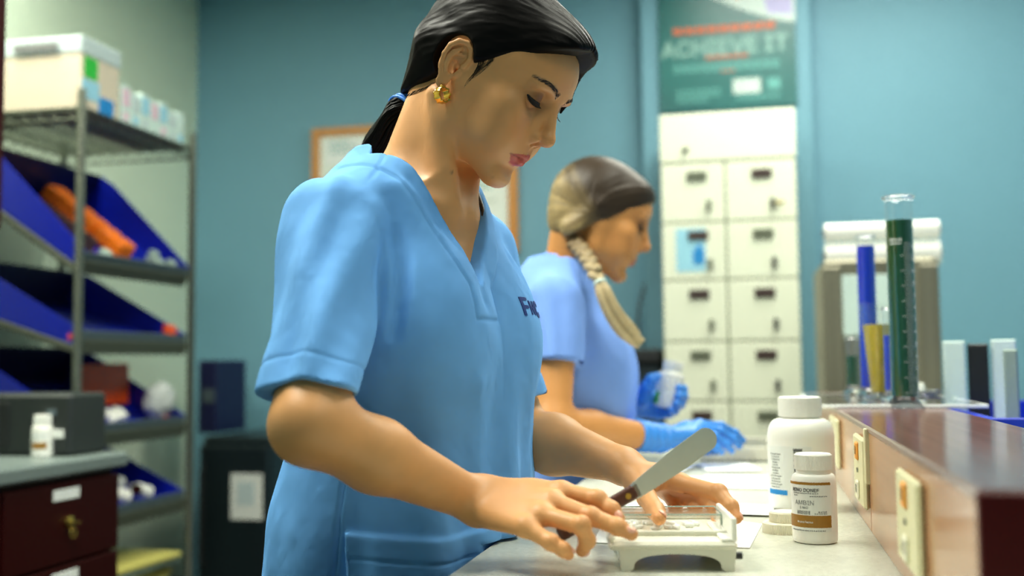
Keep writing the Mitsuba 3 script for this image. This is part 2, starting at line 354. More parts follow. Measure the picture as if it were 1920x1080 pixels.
def paper(c, w, h, ang, label, dz=.0):
    k = add('paper_sheet', moved(box((-w / 2, -h / 2, 0), (w / 2, h / 2, .0006), 0), (c[0], c[1], ZC + .0005 + dz), rz=ang), 'mat_paper', label=label, cat='paper', group='papers on the counter')
    return k
pq = [plane(px, py, 2, ZC)[:2] for px, py in ((1112, 1019), (1406, 1029), (1429, 984), (1150, 944))]
pm_ = trimesh.creation.extrude_polygon(sg.Polygon(pq), .0006, engine='earcut'); pm_.apply_translation([0, 0, ZC + .0006])
add('paper_sheet', pm_, 'mat_paper', label='white paper sheet on the counter under the counting tray', cat='paper', group='papers on the counter')
p = paper(plane(1180, 962, 2, ZC), .11, .17, -.35, 'white paper sheet half under the hands, left of the tray', .001)
paper(plane(1370, 958, 2, ZC) + (.02, 0, 0), .07, .10, -.1, 'small white paper slip right of the tray by the curled fingers', .002)
for i, (px, py, w, h, a) in enumerate(((1265, 908, .13, .20, .1), (1400, 905, .15, .19, -.06), (1365, 878, .10, .14, .2), (1250, 880, .09, .12, -.2))):
    paper(plane(px, py, 2, ZC), w, h, a, ['white paper lying on the counter behind the spatula', 'white paper lying on the counter left of the big bottle', 'pale paper in front of the grey tray', 'pale paper below the gloved hand'][i], .0008 * i)
a, b = plane(1312, 868, 2, ZC), plane(1448, 868, 2, ZC)
k = thing('document_tray', 'shallow pale grey tray on the far counter below the gloved hand', 'tray')
y0, y1 = a[1] + .03, a[1] + .30
add('base', box((a[0], y0, ZC), (b[0], y1, ZC + .006), .002), 'mat_shelf_grey', k)
for q in (box((a[0], y0, ZC), (b[0], y0 + .006, ZC + .030), .002), box((a[0], y1 - .006, ZC), (b[0], y1, ZC + .03), .002), box((a[0], y0, ZC), (a[0] + .006, y1, ZC + .03), .002), box((b[0] - .006, y0, ZC), (b[0], y1, ZC + .03), .002)):
    add('rim', q, 'mat_tray_white', k)

# ---------------------------------------------------------------- glassware on the ledge
def cylinder_glass(label, px, pyb, pyt, w, liq, level, marks=True, hexbase=True, Y=None):
    """A graduated cylinder: foot, thin glass wall, liquid, white graduations."""
    c = plane(px, pyb, 2, ZL + .0065 if Y else ZL)
    if Y is None: Y = c[1]
    zc = float((c - EYE) @ FWD)
    H, r = (pyb - pyt) * zc / F, w * zc / F / 2
    k = thing('graduated_cylinder', label, 'graduated cylinder', 'glassware on the ledge')
    z0 = c[2]
    foot = lathe([(0, 0), (r * 1.62, 0), (r * 1.65, .003), (r * 1.5, .006), (r * 1.02, .012), (r * .92, .018), (0, .018)], 6 if hexbase else 36)
    add('foot', moved(foot, (c[0], c[1], z0 + .0003), rz=.3), 'mat_glass', k, 25)
    add('wall', moved(lathe([(r, .0175), (r, H - .008), (r * 1.22, H - .003), (r * 1.22, H - .001), (r * 1.05, H)], 48), (c[0], c[1], z0)), 'mat_glass_wall', k, 40)
    rim = trimesh.creation.torus(r * 1.17, .0016, 40, 10)
    add('rim', moved(rim, (c[0], c[1], z0 + H - .002)), 'mat_glass', k, True)
    add('liquid', moved(lathe([(0, .019), (r * .95, .019), (r * .95, .019 + level * (H - .019)), (0, .019 + level * (H - .019))], 40), (c[0], c[1], z0)), liq, k, 40)
    if marks:
        ms = []
        n = 50
        for i in range(n):
            zz = .024 + (level * H - .06) * i / (n - 1)
            L = r * (1.1 if i % 5 == 0 else .55 if False else .5)
            ms.append(moved(sheet(L, .0006, .0001), (0, zz, 0)))
            if i % 4 == 0: ms.append(moved(text(str(10 * (i // 4 + 1)), .0042, .0001, True), (r * .62, zz, 0)))
        ms += [moved(text('500 ml', .0045, .0001, True), (-r * .9, level * H - .030, 0)), moved(sheet(r * .9, .0012, .0001), (-r * .9, level * H - .036, 0))]
        add('graduations', moved(wrap(cat(*ms), r + .0004), (c[0], c[1], z0), rz=-rot(c) + .55), 'mat_paper', k, 40, kind='stuff')
    return k
cylinder_glass('tall graduated cylinder of dark green liquid in front on the ledge', 1698, 765, 364, 49, 'mat_green_liquid', .875)
cylinder_glass('slim graduated cylinder of blue liquid rising behind the yellow measure', 1632, 745, 440, 33, 'mat_blue_liquid', .93, False, False, 1)
cylinder_glass('short graduated cylinder of blue liquid right beside the yellow measure', 1673, 753, 576, 24, 'mat_blue_liquid', .66, False, False, 1)
cylinder_glass('smallest graduated cylinder, of dark green liquid, at the left end of the glassware', 1600, 740, 633, 22, 'mat_green_liquid', .62, False, False, 1)
# conical measure of yellow liquid
c = plane(1650, 748, 2, ZL + .0065); zc = float((c - EYE) @ FWD); H = 178 * zc / F; r1, r0 = 31 * zc / F, 16 * zc / F
k = thing('conical_measure', 'cone shaped glass measure of yellow liquid between the blue cylinders', 'measuring glass', 'glassware on the ledge')
add('foot', moved(lathe([(0, 0), (r1 * 1.05, 0), (r1 * 1.05, .003), (r0 * .6, .008), (r0 * .5, .010), (0, .010)], 40), c + (0, 0, .0003)), 'mat_glass', k, 40)
add('wall', moved(lathe([(r0 * .8, .010), (r0, .016), (r1, H), (r1 * 1.04, H + .001)], 44), c), 'mat_glass_wall', k, 40)
lv = .76
add('liquid', moved(lathe([(0, .011), (r0 * .78, .0115), (r0 * .95, .017), (r0 + (r1 - r0) * lv - .001, .016 + (H - .016) * lv), (0, .016 + (H - .016) * lv)], 40), c), 'mat_yellow_liquid', k, 40)
ms = [moved(sheet(.008, .0005, .0001), (0, .02 + .0035 * i, 0)) for i in range(22)]
gm = wrap(cat(*ms), 1.0) if False else cat(*ms)
v = gm.vertices.copy(); rr = r0 + (r1 - r0) * (v[:, 1] - .016) / (H - .016) + .0006 + v[:, 2]; a = v[:, 0] / r0
gm.vertices = np.stack([rr * np.sin(a), -rr * np.cos(a), v[:, 1]], 1)
add('graduations', moved(gm, c, rz=.3), 'mat_olive_pack', k, 40, kind='stuff')
# two clear glass plates under the glassware
pa, pb = plane(1545, 764, 2, ZL + .003), plane(1818, 760, 2, ZL + .003)
kg = thing('glass_plate', 'clear plastic plate with bright white edges under the glassware on the ledge', 'plate')
gx0, gx1, gy0, gy1 = pa[0] - .01, pb[0] + .02, pa[1] + .03, pa[1] + .60
add('sheet', box((gx0 + .003, gy0 + .003, ZL + .0005), (gx1 - .003, gy1 - .003, ZL + .0058), 0), 'mat_acrylic', kg)
for q in (box((gx0, gy0, ZL), (gx1, gy0 + .003, ZL + .0062), .001), box((gx0, gy1 - .003, ZL), (gx1, gy1, ZL + .0062), .001), box((gx0, gy0, ZL), (gx0 + .003, gy1, ZL + .0062), .001), box((gx1 - .003, gy0, ZL), (gx1, gy1, ZL + .0062), .001)):
    add('edge', q, 'mat_paper', kg)
c = plane(1733, 742, 2, ZL + .0065)
k = thing('glass_dish', 'small clear glass dish right of the green cylinder foot', 'dish')
add('bowl', moved(lathe([(0, 0), (.018, 0), (.030, .006), (.031, .008), (.028, .008), (.017, .003), (0, .003)], 36), c + (.012, .06, 0)), 'mat_glass', k, 40)
add('stopper', moved(lathe([(0, .003), (.007, .003), (.008, .012), (.005, .022), (0, .024)], 24), c + (.004, .06, 0)), 'mat_white_plastic', k, 40)

# ---------------------------------------------------------------- behind the ledge: tray, binders, appliance
XT0 = plane(1800, 780, 1, 2.0)[0]
k = thing('side_bench', 'low bench behind the ledge that carries the blue tray', 'bench')
add('bench_top', box((.315, 1.45, .955), (1.35, 2.95, .985), .004), 'mat_counter', k)
add('bench_base', box((.34, 1.5, 0), (1.3, 2.9, .955), .004), 'mat_dark_cherry', k)
k = thing('blue_tray', 'bright blue plastic tray behind the right end of the ledge', 'tray')
bt = (.325, 1.62, .985, 1.10, 2.30)
add('tray_floor', box((bt[0], bt[1], bt[2]), (bt[3], bt[4], bt[2] + .006), .002), 'mat_tray_blue', k)
for q in (box((bt[0], bt[1], bt[2]), (bt[3], bt[1] + .008, bt[2] + .05), .002), box((bt[0], bt[4] - .008, bt[2]), (bt[3], bt[4], bt[2] + .05), .002), box((bt[0], bt[1], bt[2]), (bt[0] + .008, bt[4], bt[2] + .05), .002), box((bt[3] - .008, bt[1], bt[2]), (bt[3], bt[4], bt[2] + .05), .002)):
    add('tray_side', q, 'mat_tray_blue', k)
def binder(px0, px1, pyt, pyb, Y, m, label, depth=.20):
    a, b = plane(px0, pyt, 1, Y), plane(px1, pyt, 1, Y); zt = a[2]
    k = thing('ring_binder', label, 'binder', 'binders standing behind the ledge')
    z0 = .992
    w = (b[0] - a[0]) * .97; h = zt - z0
    P = lambda m: moved(m, (a[0], Y, z0), rz=-math.atan2(a[0] + w / 2, Y))
    add('spine', P(box((0, 0, 0), (w, .006, h), .003)), m, k)
    add('cover', P(box((0, .004, 0), (.004, depth, h), .001)), m, k)
    add('cover', P(box((w - .004, .004, 0), (w, depth, h), .001)), m, k)
    add('pages', P(box((.005, .01, .006), (w - .005, depth - .01, h - .008), 0)), 'mat_paper', k)
binder(1767, 1810, 640, 765, 2.05, 'mat_binder_white', 'white binder left of the black binder')
binder(1813, 1853, 645, 770, 2.05, 'mat_black_plastic', 'black binder standing between pale binders')
binder(1857, 1905, 637, 765, 2.05, 'mat_binder_white', 'white binder right of the black binder')
binder(1880, 1908, 655, 790, 1.78, 'mat_binder_grey', 'grey narrow file box in front, nearest the right edge', .16)

Ya = 3.05
def pz(px, py, Y=None): return plane(px, py, 1, Y or Ya)
k = thing('back_bench', 'dark low bench by the blue wall that carries the steel appliance', 'bench')
add('bench_top', box((.185, 3.0, .86), (1.6, 4.1, .90), .004), 'mat_counter', k)
add('bench_base', box((.19, 3.05, 0), (1.55, 4.08, .86), .004), 'mat_dark_cherry', k)
k = thing('steel_dispenser', 'tall brown grey steel dispenser with a white front panel behind the glassware', 'dispenser')
a, b = pz(1541, 488), pz(1757, 480)
add('housing', box((a[0], Ya, .90), (b[0], Ya + .42, a[2]), .008), 'mat_appliance', k)
add('side_panel', box((a[0] - .002, Ya - .006, .91), (a[0] + .05, Ya + .01, a[2] - .02), .003), 'mat_appliance', k)
add('side_panel', box((b[0] - .05, Ya - .006, .91), (b[0] + .002, Ya + .01, a[2] - .02), .003), 'mat_appliance', k)
a2, b2 = pz(1578, 516), pz(1690, 628)
add('front_panel', box((a2[0], Ya - .004, b2[2]), (b2[0], Ya, a2[2]), .002), 'mat_binder_white', k, label='white front panel')
a3 = pz(1765, 415)
for i, (t, bb) in enumerate(((412, 448), (451, 497))):
    zt, zb = pz(1650, t)[2], pz(1650, bb)[2]; r = (zt - zb) / 2
    p0, p1 = pz(1548, 430)[0], a3[0]
    q = moved(trimesh.creation.cylinder(r, p1 - p0, sections=40), ((p0 + p1) / 2, Ya + .05, (zt + zb) / 2), ry=math.pi / 2)
    add('white_roll', q, 'mat_white_plastic', k, 30, label='white paper roll')
    add('roll_core', moved(trimesh.creation.cylinder(r * .35, p1 - p0 + .012, sections=24), ((p0 + p1) / 2, Ya + .05, (zt + zb) / 2), ry=math.pi / 2), 'mat_black_plastic', k)

# ---------------------------------------------------------------- locker cabinet, poster, board
Yk = 3.7
def kz(px, py): return plane(px, py, 1, Yk)
L, Rr, top = kz(1239, 400)[0], kz(1496, 400)[0], kz(1365, 208)[2]
k = thing('locker_cabinet', 'tall white cabinet of two columns of small lockers against the blue wall', 'cabinet')
add('carcass', box((L, Yk + .012, 0), (Rr, 4.115, top), .006), 'mat_locker_gap', k)
xm = kz(1363, 500)[0]
rows = [302, 415, 524, 640, 753, 868, 985, 1100]
add('top_panel', box((L, Yk, kz(1365, rows[0])[2] + .004), (Rr, Yk + .014, top), .004), 'mat_locker', k)
add('lock', moved(trimesh.creation.cylinder(.011, .012, sections=20), kz(1285, 282) + (0, -.002, 0), rx=math.pi / 2), 'mat_slot_grey', k)
for i in range(len(rows) - 1):
    z1, z0 = kz(1365, rows[i])[2], kz(1365, rows[i + 1])[2]
    for j, (x0, x1) in enumerate(((L, xm), (xm, Rr))):
        d = add('door', box((x0 + .003, Yk, z0 + .003), (x1 - .003, Yk + .014, z1 - .003), .003), 'mat_locker', k)
        sx = (kz(1306, 325) if j == 0 else kz(1428, 325))[0]; zz = z1 - .23 * (z1 - z0)
        if i == 1 and j == 0:
            add('note', box((x0 + .05, Yk - .002, z0 + .03), (x1 - .07, Yk + .001, z1 - .02), .0005), 'mat_skyblue_print', d, label='pale blue notice with a dark figure')
            add('figure', cat(box((sx - .018, Yk - .004, z0 + .055), (sx + .02, Yk - .001, z0 + .105), .003), box((sx - .007, Yk - .004, z0 + .105), (sx + .012, Yk - .001, z0 + .122), .003)), 'mat_label_blue', d)
        add('label_holder', box((sx - .034, Yk - .008, zz - .016), (sx + .034, Yk + .001, zz + .016), .003), 'mat_slot_dark' if (i * 2 + j) % 3 else 'mat_slot_grey', d, label='dark label holder')
        hx = (kz(1329, 385) if j == 0 else kz(1449, 385))[0]; hz = z1 - .73 * (z1 - z0)
        h = add('latch', cat(box((hx - .007, Yk - .014, hz - .020), (hx + .007, Yk + .001, hz + .016), .003), moved(trimesh.creation.cylinder(.009, .008, sections=16), (hx, Yk - .006, hz + .010), rx=math.pi / 2)), 'mat_slot_grey' if j == 0 else 'mat_black_plastic', d)
        if i == 0 and j == 1:
            add('key', box((hx + .010, Yk - .012, hz - .004), (hx + .035, Yk - .008, hz + .006), .001), 'mat_brass', d)

Yp = 4.105
def pp(px, py): return plane(px, py, 1, Yp)
k = thing('poster', 'teal poster with white lettering above the white locker cabinet', 'poster')
p0, p1 = pp(1238, 212), pp(1496, 205); ptop = p0[2] + (p1[0] - p0[0]) * 1.45
add('sheet', box((p0[0], Yp, p0[2]), (p1[0], Yp + .006, ptop), .001), 'mat_poster_teal', k)
W = p1[0] - p0[0]
# picture area at the top: pale and lilac shapes with a curved lower edge
def flat(poly, y=Yp, t=.001):
    m = trimesh.creation.extrude_polygon(sg.Polygon(poly), t, engine='earcut')
    return basis(m, (p0[0], y, p0[2]), (1, 0, 0), (0, 0, 1), (0, -1, 0))
curve = [(W * u, W * (.62 + .30 * ((1 - u) / .72) ** 1.4)) for u in np.linspace(.20, 1, 14)]
add('picture', flat(curve + [(W, ptop - p0[2] - .01), (.20 * W, ptop - p0[2] - .01)]), 'mat_poster_white', k, label='pale picture with a curved lower edge')
add('picture_patch', flat([(W * .80, W * .70), (W * .98, W * .68), (W * .98, W * 1.25), (W * .70, W * 1.2)], Yp - .001), 'mat_poster_lilac', k)
add('picture_patch', flat([(W * .46, W * .90), (W * .60, W * .82), (W * .62, W * 1.2), (W * .45, W * 1.3)], Yp - .001), 'mat_poster_orange', k)
def ptext(s, u, v, h, bold=True): return basis(text(s, h, .001, bold), (p0[0] + W * u, Yp, p0[2] + W * v), (1, 0, 0), (0, 0, 1), (0, -1, 0))
add('lettering', ptext('ACHIEVE IT', .48, .475, .060, True), 'mat_poster_letters', k)
def dashes(u0, u1, v, h, n):
    e = np.linspace(u0, u1, n + 1)
    return [flat([(W * (e[i] + .006), W * v), (W * (e[i + 1] - .006), W * v), (W * (e[i + 1] - .006), W * v + h), (W * (e[i] + .006), W * v + h)]) for i in range(n)]
add('lettering_line', cat(*dashes(.10, .86, .585, .026, 9)), 'mat_poster_orange', k, kind='stuff')
add('lettering_line', cat(*dashes(.34, .66, .385, .012, 5), *dashes(.45, .56, .28, .008, 3)), 'mat_poster_orange', k, kind='stuff')
add('lettering_line', cat(*dashes(.10, .88, .325, .012, 12), *dashes(.10, .88, .295, .010, 14), *dashes(.12, .45, .14, .010, 8), *dashes(.12, .45, .105, .010, 7), *dashes(.12, .36, .07, .010, 6), *dashes(.56, .88, .07, .012, 8)), 'mat_poster_pale', k, kind='stuff')
add('badge', flat([(W * .54, W * .11), (W * .74, W * .11), (W * .74, W * .22), (W * .54, W * .22)]), 'mat_poster_white', k)
add('badge', flat([(W * .79, W * .13), (W * .88, W * .13), (W * .88, W * .21), (W * .79, W * .21)]), 'mat_poster_pale', k)

Yb = 4.165
def bz(px, py): return plane(px, py, 1, Yb)
k = thing('notice_board', 'white notice board in a light wooden frame on the blue wall behind the woman', 'notice board')
x0, x1, zt, zb = bz(583, 300)[0], bz(969, 400)[0], bz(780, 229)[2], bz(780, 480)[2]
add('panel', box((x0 + .01, Yb + .012, zb + .01), (x1 - .01, YB, zt - .01), 0), 'mat_board', k)
for q in (box((x0, Yb, zt - .036), (x1, YB, zt), .004), box((x0, Yb, zb), (x1, YB, zb + .036), .004), box((x0, Yb, zb), (x0 + .036, YB, zt), .004), box((x1 - .036, Yb, zb), (x1, YB, zt), .004)):
    add('frame', q, 'mat_frame_wood', k)
for i, (px, py, w, h, m) in enumerate(((645, 285, .17, .11, 'mat_paper'), (650, 345, .17, .09, 'mat_poster_pale'), (760, 320, .20, .26, 'mat_paper'), (905, 330, .13, .20, 'mat_board'))):
    cc = bz(px, py)
    n = add('notice', box((cc[0] - w / 2, Yb + .006, cc[2] - h / 2), (cc[0] + w / 2, Yb + .011, cc[2] + h / 2), 0), m, k)
    add('printed_lines', cat(*[box((cc[0] - w * .4, Yb + .0045, cc[2] + h * .35 - .02 * q), (cc[0] + w * (.4 - .3 * rng.random()), Yb + .006, cc[2] + h * .35 - .02 * q + .006), 0) for q in range(int(h / .028))]), 'mat_poster_pale', n, kind='stuff')
k = thing('dark_bin', 'tall dark plastic bin beside the white locker cabinet', 'bin')
a, b = plane(1150, 655, 1, 3.72), plane(1240, 655, 1, 3.72)
add('body', box((a[0], 3.72, 0), (b[0] - .005, 4.0, a[2] - .05), .01), 'mat_fridge', k)
add('lid', box((a[0] - .01, 3.71, a[2] - .05), (b[0] - .002, 4.01, a[2]), .008), 'mat_black_plastic', k)
pts = [plane(1226, 330, 1, 4.17), plane(1228, 420, 1, 4.16), plane(1216, 510, 1, 4.14), plane(1200, 570, 1, 4.12), plane(1206, 650, 1, 4.1)]
from scipy.interpolate import CubicSpline
def spline(pts, n=40):
    pts = np.array(pts, float); t = np.r_[0, np.cumsum(np.linalg.norm(np.diff(pts, axis=0), axis=1))]
    return CubicSpline(t, pts)(np.linspace(0, t[-1], n))
add('wall_cable', tube(spline(pts), .006), 'mat_black_plastic', None, True, label='thin dark cable hanging on the wall behind the second woman', cat='cable')

# ---------------------------------------------------------------- wire shelf with slanted blue bins
n0, f0 = np.array([-1.787, 2.57]), np.array([-1.787, 3.17]); XS = -2.27
ks = thing('wire_shelf', 'tall chrome wire shelving unit by the pale green wall', 'shelving unit')
ztop = 1.885
for (x, y) in ((n0[0], n0[1]), (n0[0], f0[1]), (XS, n0[1]), (XS, f0[1])):
    z = np.arange(0, ztop + .001, .0127)
    prof = [(0, 0), (.0125, 0)]
    for q in z[1:]: prof += [(.0125, q - .004), (.0112, q - .002), (.0125, q)]
    prof += [(.0125, ztop), (0, ztop + .004)]
    add('post', moved(lathe(prof, 12), (x, y, 0)), 'mat_shelf_steel', ks, False)
def wire_level(z, k):
    ms = []
    for x in (n0[0], XS):
        for dz in (0, -.032): ms.append(tube([(x, n0[1], z + dz), (x, f0[1], z + dz)], .0035, 6))
    for y in (n0[1], f0[1]):
        for dz in (0, -.032): ms.append(tube([(n0[0], y, z + dz), (XS, y, z + dz)], .0035, 6))
    for x in (n0[0], XS):
        zz = [(x, n0[1] + (f0[1] - n0[1]) * t, z - (.032 if i % 2 else 0)) for i, t in enumerate(np.linspace(0, 1, 25))]
        ms.append(tube(zz, .0022, 5))
    for y in (n0[1], f0[1]):
        zz = [(XS + (n0[0] - XS) * t, y, z - (.032 if i % 2 else 0)) for i, t in enumerate(np.linspace(0, 1, 21))]
        ms.append(tube(zz, .0022, 5))
    w = add('shelf_rails', cat(*ms), 'mat_shelf_steel', k, True, kind='stuff')
    add('shelf_wires', cat(*[tube([(XS, y, z), (n0[0], y, z)], .0024, 5) for y in np.linspace(n0[1] + .02, f0[1] - .02, 26)], *[tube([(x, n0[1], z - .004), (x, f0[1], z - .004)], .003, 5) for x in (XS + .12, XS + .24, XS + .36)]), 'mat_shelf_steel', k, True, kind='stuff')
ztl = 1.835
wire_level(ztl, ks); wire_level(.44, ks)
SX, SY = n0[0] - .01, n0[1] + .02
def bin_frame(zf, ang):
    """From tray space (u back from the front lip, v along, w up) to the room."""
    ca, sa = math.cos(ang), math.sin(ang)
    return lambda m: basis(m, (SX, SY, zf), (-ca, 0, sa), (0, 1, 0), (sa, 0, ca))
LEN = .46; WID = f0[1] - n0[1] - .04
def slant_bin(zf, ang, label, wall=.115, lip=.035):
    P = bin_frame(zf, ang)
    sh = add('slanted_shelf', P(cat(box((-.004, 0, -.022), (LEN, WID, -.012), .002), box((-.006, -.006, -.03), (.0, WID + .006, .012), .002), box((-.004, -.008, -.03), (LEN, -.002, -.010), .002), box((-.004, WID + .002, -.03), (LEN, WID + .008, -.01), .002))), 'mat_shelf_under', ks)
    k = thing('slanted_bin', label, 'storage bin', 'slanted blue bins on the wire shelf')
    add('bin_floor', P(box((.002, 0, -.010), (LEN, WID, -.002), .001)), 'mat_bin_blue', k)
    add('front_lip', P(box((.002, 0, -.010), (.008, WID, lip), .002)), 'mat_shelf_grey', k, label='grey front lip')
    for v in (0, WID - .006):
        side = sg.Polygon([(.004, -.008), (LEN, -.008), (LEN, wall), (LEN - .06, wall), (.004, lip)])
        m = trimesh.creation.extrude_polygon(side, .006, engine='earcut')
        add('bin_side', P(basis(m, (0, v + .006, 0), (1, 0, 0), (0, 0, 1), (0, -1, 0))), 'mat_bin_blue', k)
    add('bin_back', P(box((LEN - .006, 0, -.008), (LEN, WID, wall), .001)), 'mat_bin_navy', k)
    return P
lv = [(1.405, math.radians(34)), (1.185, math.radians(18)), (.925, math.radians(19)), (.685, math.radians(15))]
P1 = slant_bin(*lv[0], 'steepest blue bin, topmost on the wire shelf, holding orange packs')
P2 = slant_bin(*lv[1], 'blue bin with a few orange caps, second from the top of the shelf')
P3 = slant_bin(*lv[2], 'blue bin holding an orange folder and a plastic bag, third from the top')
P4 = slant_bin(*lv[3], 'lowest blue bin on the shelf, holding small white bottles')
def cap_mesh(r=.016, h=.016): return ridged_cap(r, h, 24)
vial = lambda: None
# orange packs lying in the top bin
for i in range(6):
    m = rbox(.060, .080, .054, .012)
    add('orange_pack', P1(moved(m, (.09 + .063 * i, .275 + .012 * i, .028), rz=.15 * rng.standard_normal())), 'mat_orange_bright', None, True,
        label=['lowest orange pack in the row slanting down the top bin', 'orange pack second from the bottom of the row in the top bin', 'orange pack third from the bottom of the row', 'orange pack fourth from the bottom of the row', 'orange pack second from the top of the row', 'uppermost orange pack of the row in the top bin'][i], cat='pack', group='orange packs in the top bin')
for i, (u, v, r) in enumerate(((.036, .42, .022), (.038, .50, .018), (.034, .14, .02), (.09, .47, .018))):
    add('clear_vial', P1(moved(lathe([(0, 0), (r, 0), (r, .03), (r * .7, .036), (0, .036)], 20), (u, v, 0))), 'mat_binder_grey', None, 30, label=['pale vial by the front lip of the top bin', 'round pale vial at the far end of the top bin', 'pale vial near the shelf post in the top bin', 'pale vial behind the others in the top bin'][i], cat='vial', group='vials in the top bin')
add('divider_strip', P1(box((.06, .11, 0), (.44, .116, .05), .001)), 'mat_slot_dark', label='thin brown divider along the top bin', cat='divider')
for i, (u, v, w) in enumerate(((.02, .50, .05), (.06, .56, .075), (.02, .02, .03), (.02, .12, .02), (.03, .27, .02))):
    add('orange_vial', P2(moved(cap_mesh(.021, .018), (u + .012, v, .001 if i > 1 else .03), ry=0)), 'mat_cap_orange', None, 30, label=['orange cap near the far post, left of a pair', 'orange cap near the far post, right of a pair', 'orange cap closest to the near post in the second bin', 'small orange cap in the second bin', 'orange cap in the middle of the second bin'][i], cat='cap', group='orange caps in the second bin')
# under shelf: orange folder and plastic bag in bin 3
add('orange_folder', P3(moved(box((0, 0, 0), (.014, .27, .13), .003), (.20, .27, .010), ry=.35)), 'mat_cap_orange', label='orange folder standing in the third bin', cat='folder')
bag = trimesh.creation.icosphere(4, 1.0); v = bag.vertices
v *= (1 + .35 * (meshkit.fbm(v * 2.6, 4, 3) - .5))[:, None]; v[:] = v * (.046, .050, .058)
add('plastic_bag', P3(moved(bag, (.070, .480, .068))), 'mat_bag', None, False, label='crumpled pale plastic bag beside the orange folder', cat='plastic bag')
for i, (u, v) in enumerate(((.03, .03), (.035, .10), (.03, .25), (.045, .31))):
    add('white_vial', P3(moved(lathe([(0, 0), (.018, 0), (.018, .034), (.012, .040), (.012, .048), (0, .048)], 20), (u + .02, v, .016), ry=1.2)), 'mat_white_plastic', None, 30, label=['white vial lying nearest the post in the third bin', 'second white vial from the near post in the third bin', 'white vial mid way along the third bin', 'white vial leaning on another mid way along the third bin'][i], cat='vial', group='white vials in the third bin')
add('orange_vial', P3(moved(cap_mesh(.022, .02), (.04, .50, .001))), 'mat_cap_orange', None, 30, label='single orange cap at the far end of the third bin', cat='cap')
for i in range(9):
    u, v = (.05 + .10 * (i // 4), .08 + .115 * (i % 4)) if i < 8 else (.22, .30)
    k = bottle('white_bottle', ['white bottle', 'white bottle'][0] + ' lying ' + ['nearest in the lowest bin', 'second along the front of the lowest bin', 'third along the front of the lowest bin', 'at the far front of the lowest bin', 'nearest in the second row of the lowest bin', 'second in the second row of the lowest bin', 'third in the second row of the lowest bin', 'last in the second row of the lowest bin', 'at the back of the lowest bin'][i], (0, 0, 0), .021, .075, .016, .016, 'bottle', 'small bottles in the lowest bin', capm='mat_white_plastic' if i % 3 else 'mat_dark_cherry', n=24)
    for q in list(scene):
        if q.startswith(k + '__'):
            v0, f0_, *_ = meshkit.WRITTEN[scene[q]['filename']]
            mm = trimesh.Trimesh(v0, f0_, process=False)
            scene[q] = mikit.ply(P4(moved(mm, (u, v, .032), rz=.5 + .3 * rng.standard_normal(), rx=math.pi / 2 * .85)), scene[q]['bsdf']['id'], 30)
for i in range(5):
    add('yellow_pack', moved(box((-.17, -.24, 0), (.17, .24, .018), .006), (-2.0 + .012 * i, 2.87 + .01 * (i % 2), .446 + .0185 * i), rz=.05 * rng.standard_normal()), ['mat_yellow_pack', 'mat_olive_pack', 'mat_yellow_pack', 'mat_binder_grey', 'mat_yellow_pack'][i],
        label=['lowest flat pack of the pile on the bottom shelf', 'olive flat pack second from the bottom of the pile', 'middle yellow flat pack of the pile', 'grey green flat pack second from the top of the pile', 'topmost yellow flat pack on the bottom shelf'][i], cat='pack', group='flat packs on the bottom shelf')
# cartons on the top shelf
def carton(lo, hi, label, m='mat_carton_beige'):
    k = thing('carton', label, 'carton', 'cartons on the top shelf')
    add('box', box(lo, hi, .003), m, k)
    return k
z0 = ztl + .005
x1_, y0_ = n0[0] - .015, n0[1] + .0
k = carton((XS + .016, y0_ + .016, z0), (x1_, y0_ + .20, z0 + .155), 'large beige carton at the near end of the top shelf')
add('lid', box((XS + .012, y0_ + .013, z0 + .155), (x1_ + .003, y0_ + .205, z0 + .205), .004), 'mat_carton_print', k, label='pale printed lid')
add('print', box((x1_ - .001, y0_ + .03, z0 + .09), (x1_ + .002, y0_ + .09, z0 + .15), 0), 'mat_green_print', k)
add('print', box((x1_ - .001, y0_ + .10, z0 + .0), (x1_ + .002, y0_ + .17, z0 + .05), 0), 'mat_label_blue', k)
add('print', box((x1_ - .001, y0_ + .02, z0 + .03), (x1_ + .002, y0_ + .10, z0 + .085), 0), 'mat_skyblue_print', k)
add('print', box((XS + .26, y0_ + .0035, z0 + .165), (XS + .40, y0_ + .0065, z0 + .185), 0), 'mat_print_grey', k)
pr = ['mat_pink_print', 'mat_carton_print', 'mat_skyblue_print', 'mat_pink_print', 'mat_skyblue_print', 'mat_carton_print', 'mat_binder_white']
nm = ['pink printed carton right behind the large beige carton', 'pale carton second behind the large one', 'light blue carton in the middle of the top shelf row', 'pink printed carton past the middle of the top shelf row', 'light blue carton third from the far post', 'pale carton second from the far post', 'white carton at the far post of the top shelf']
y = y0_ + .215
for i in range(7):
    d = .052; h = (.118, .105, .115, .108, .112, .10, .105)[i]
    k = carton((x1_ - .19, y, z0), (x1_ - .002, y + d - .004, z0 + h), nm[i], 'mat_binder_white')
    add('print', box((x1_ - .003, y + .006, z0 + h * .45), (x1_, y + d - .010, z0 + h * .9), 0), pr[i], k)
    add('print', box((x1_ - .003, y + .010, z0 + h * .1), (x1_, y + d - .016, z0 + h * .3), 0), pr[(i + 3) % 7], k)
    y += d

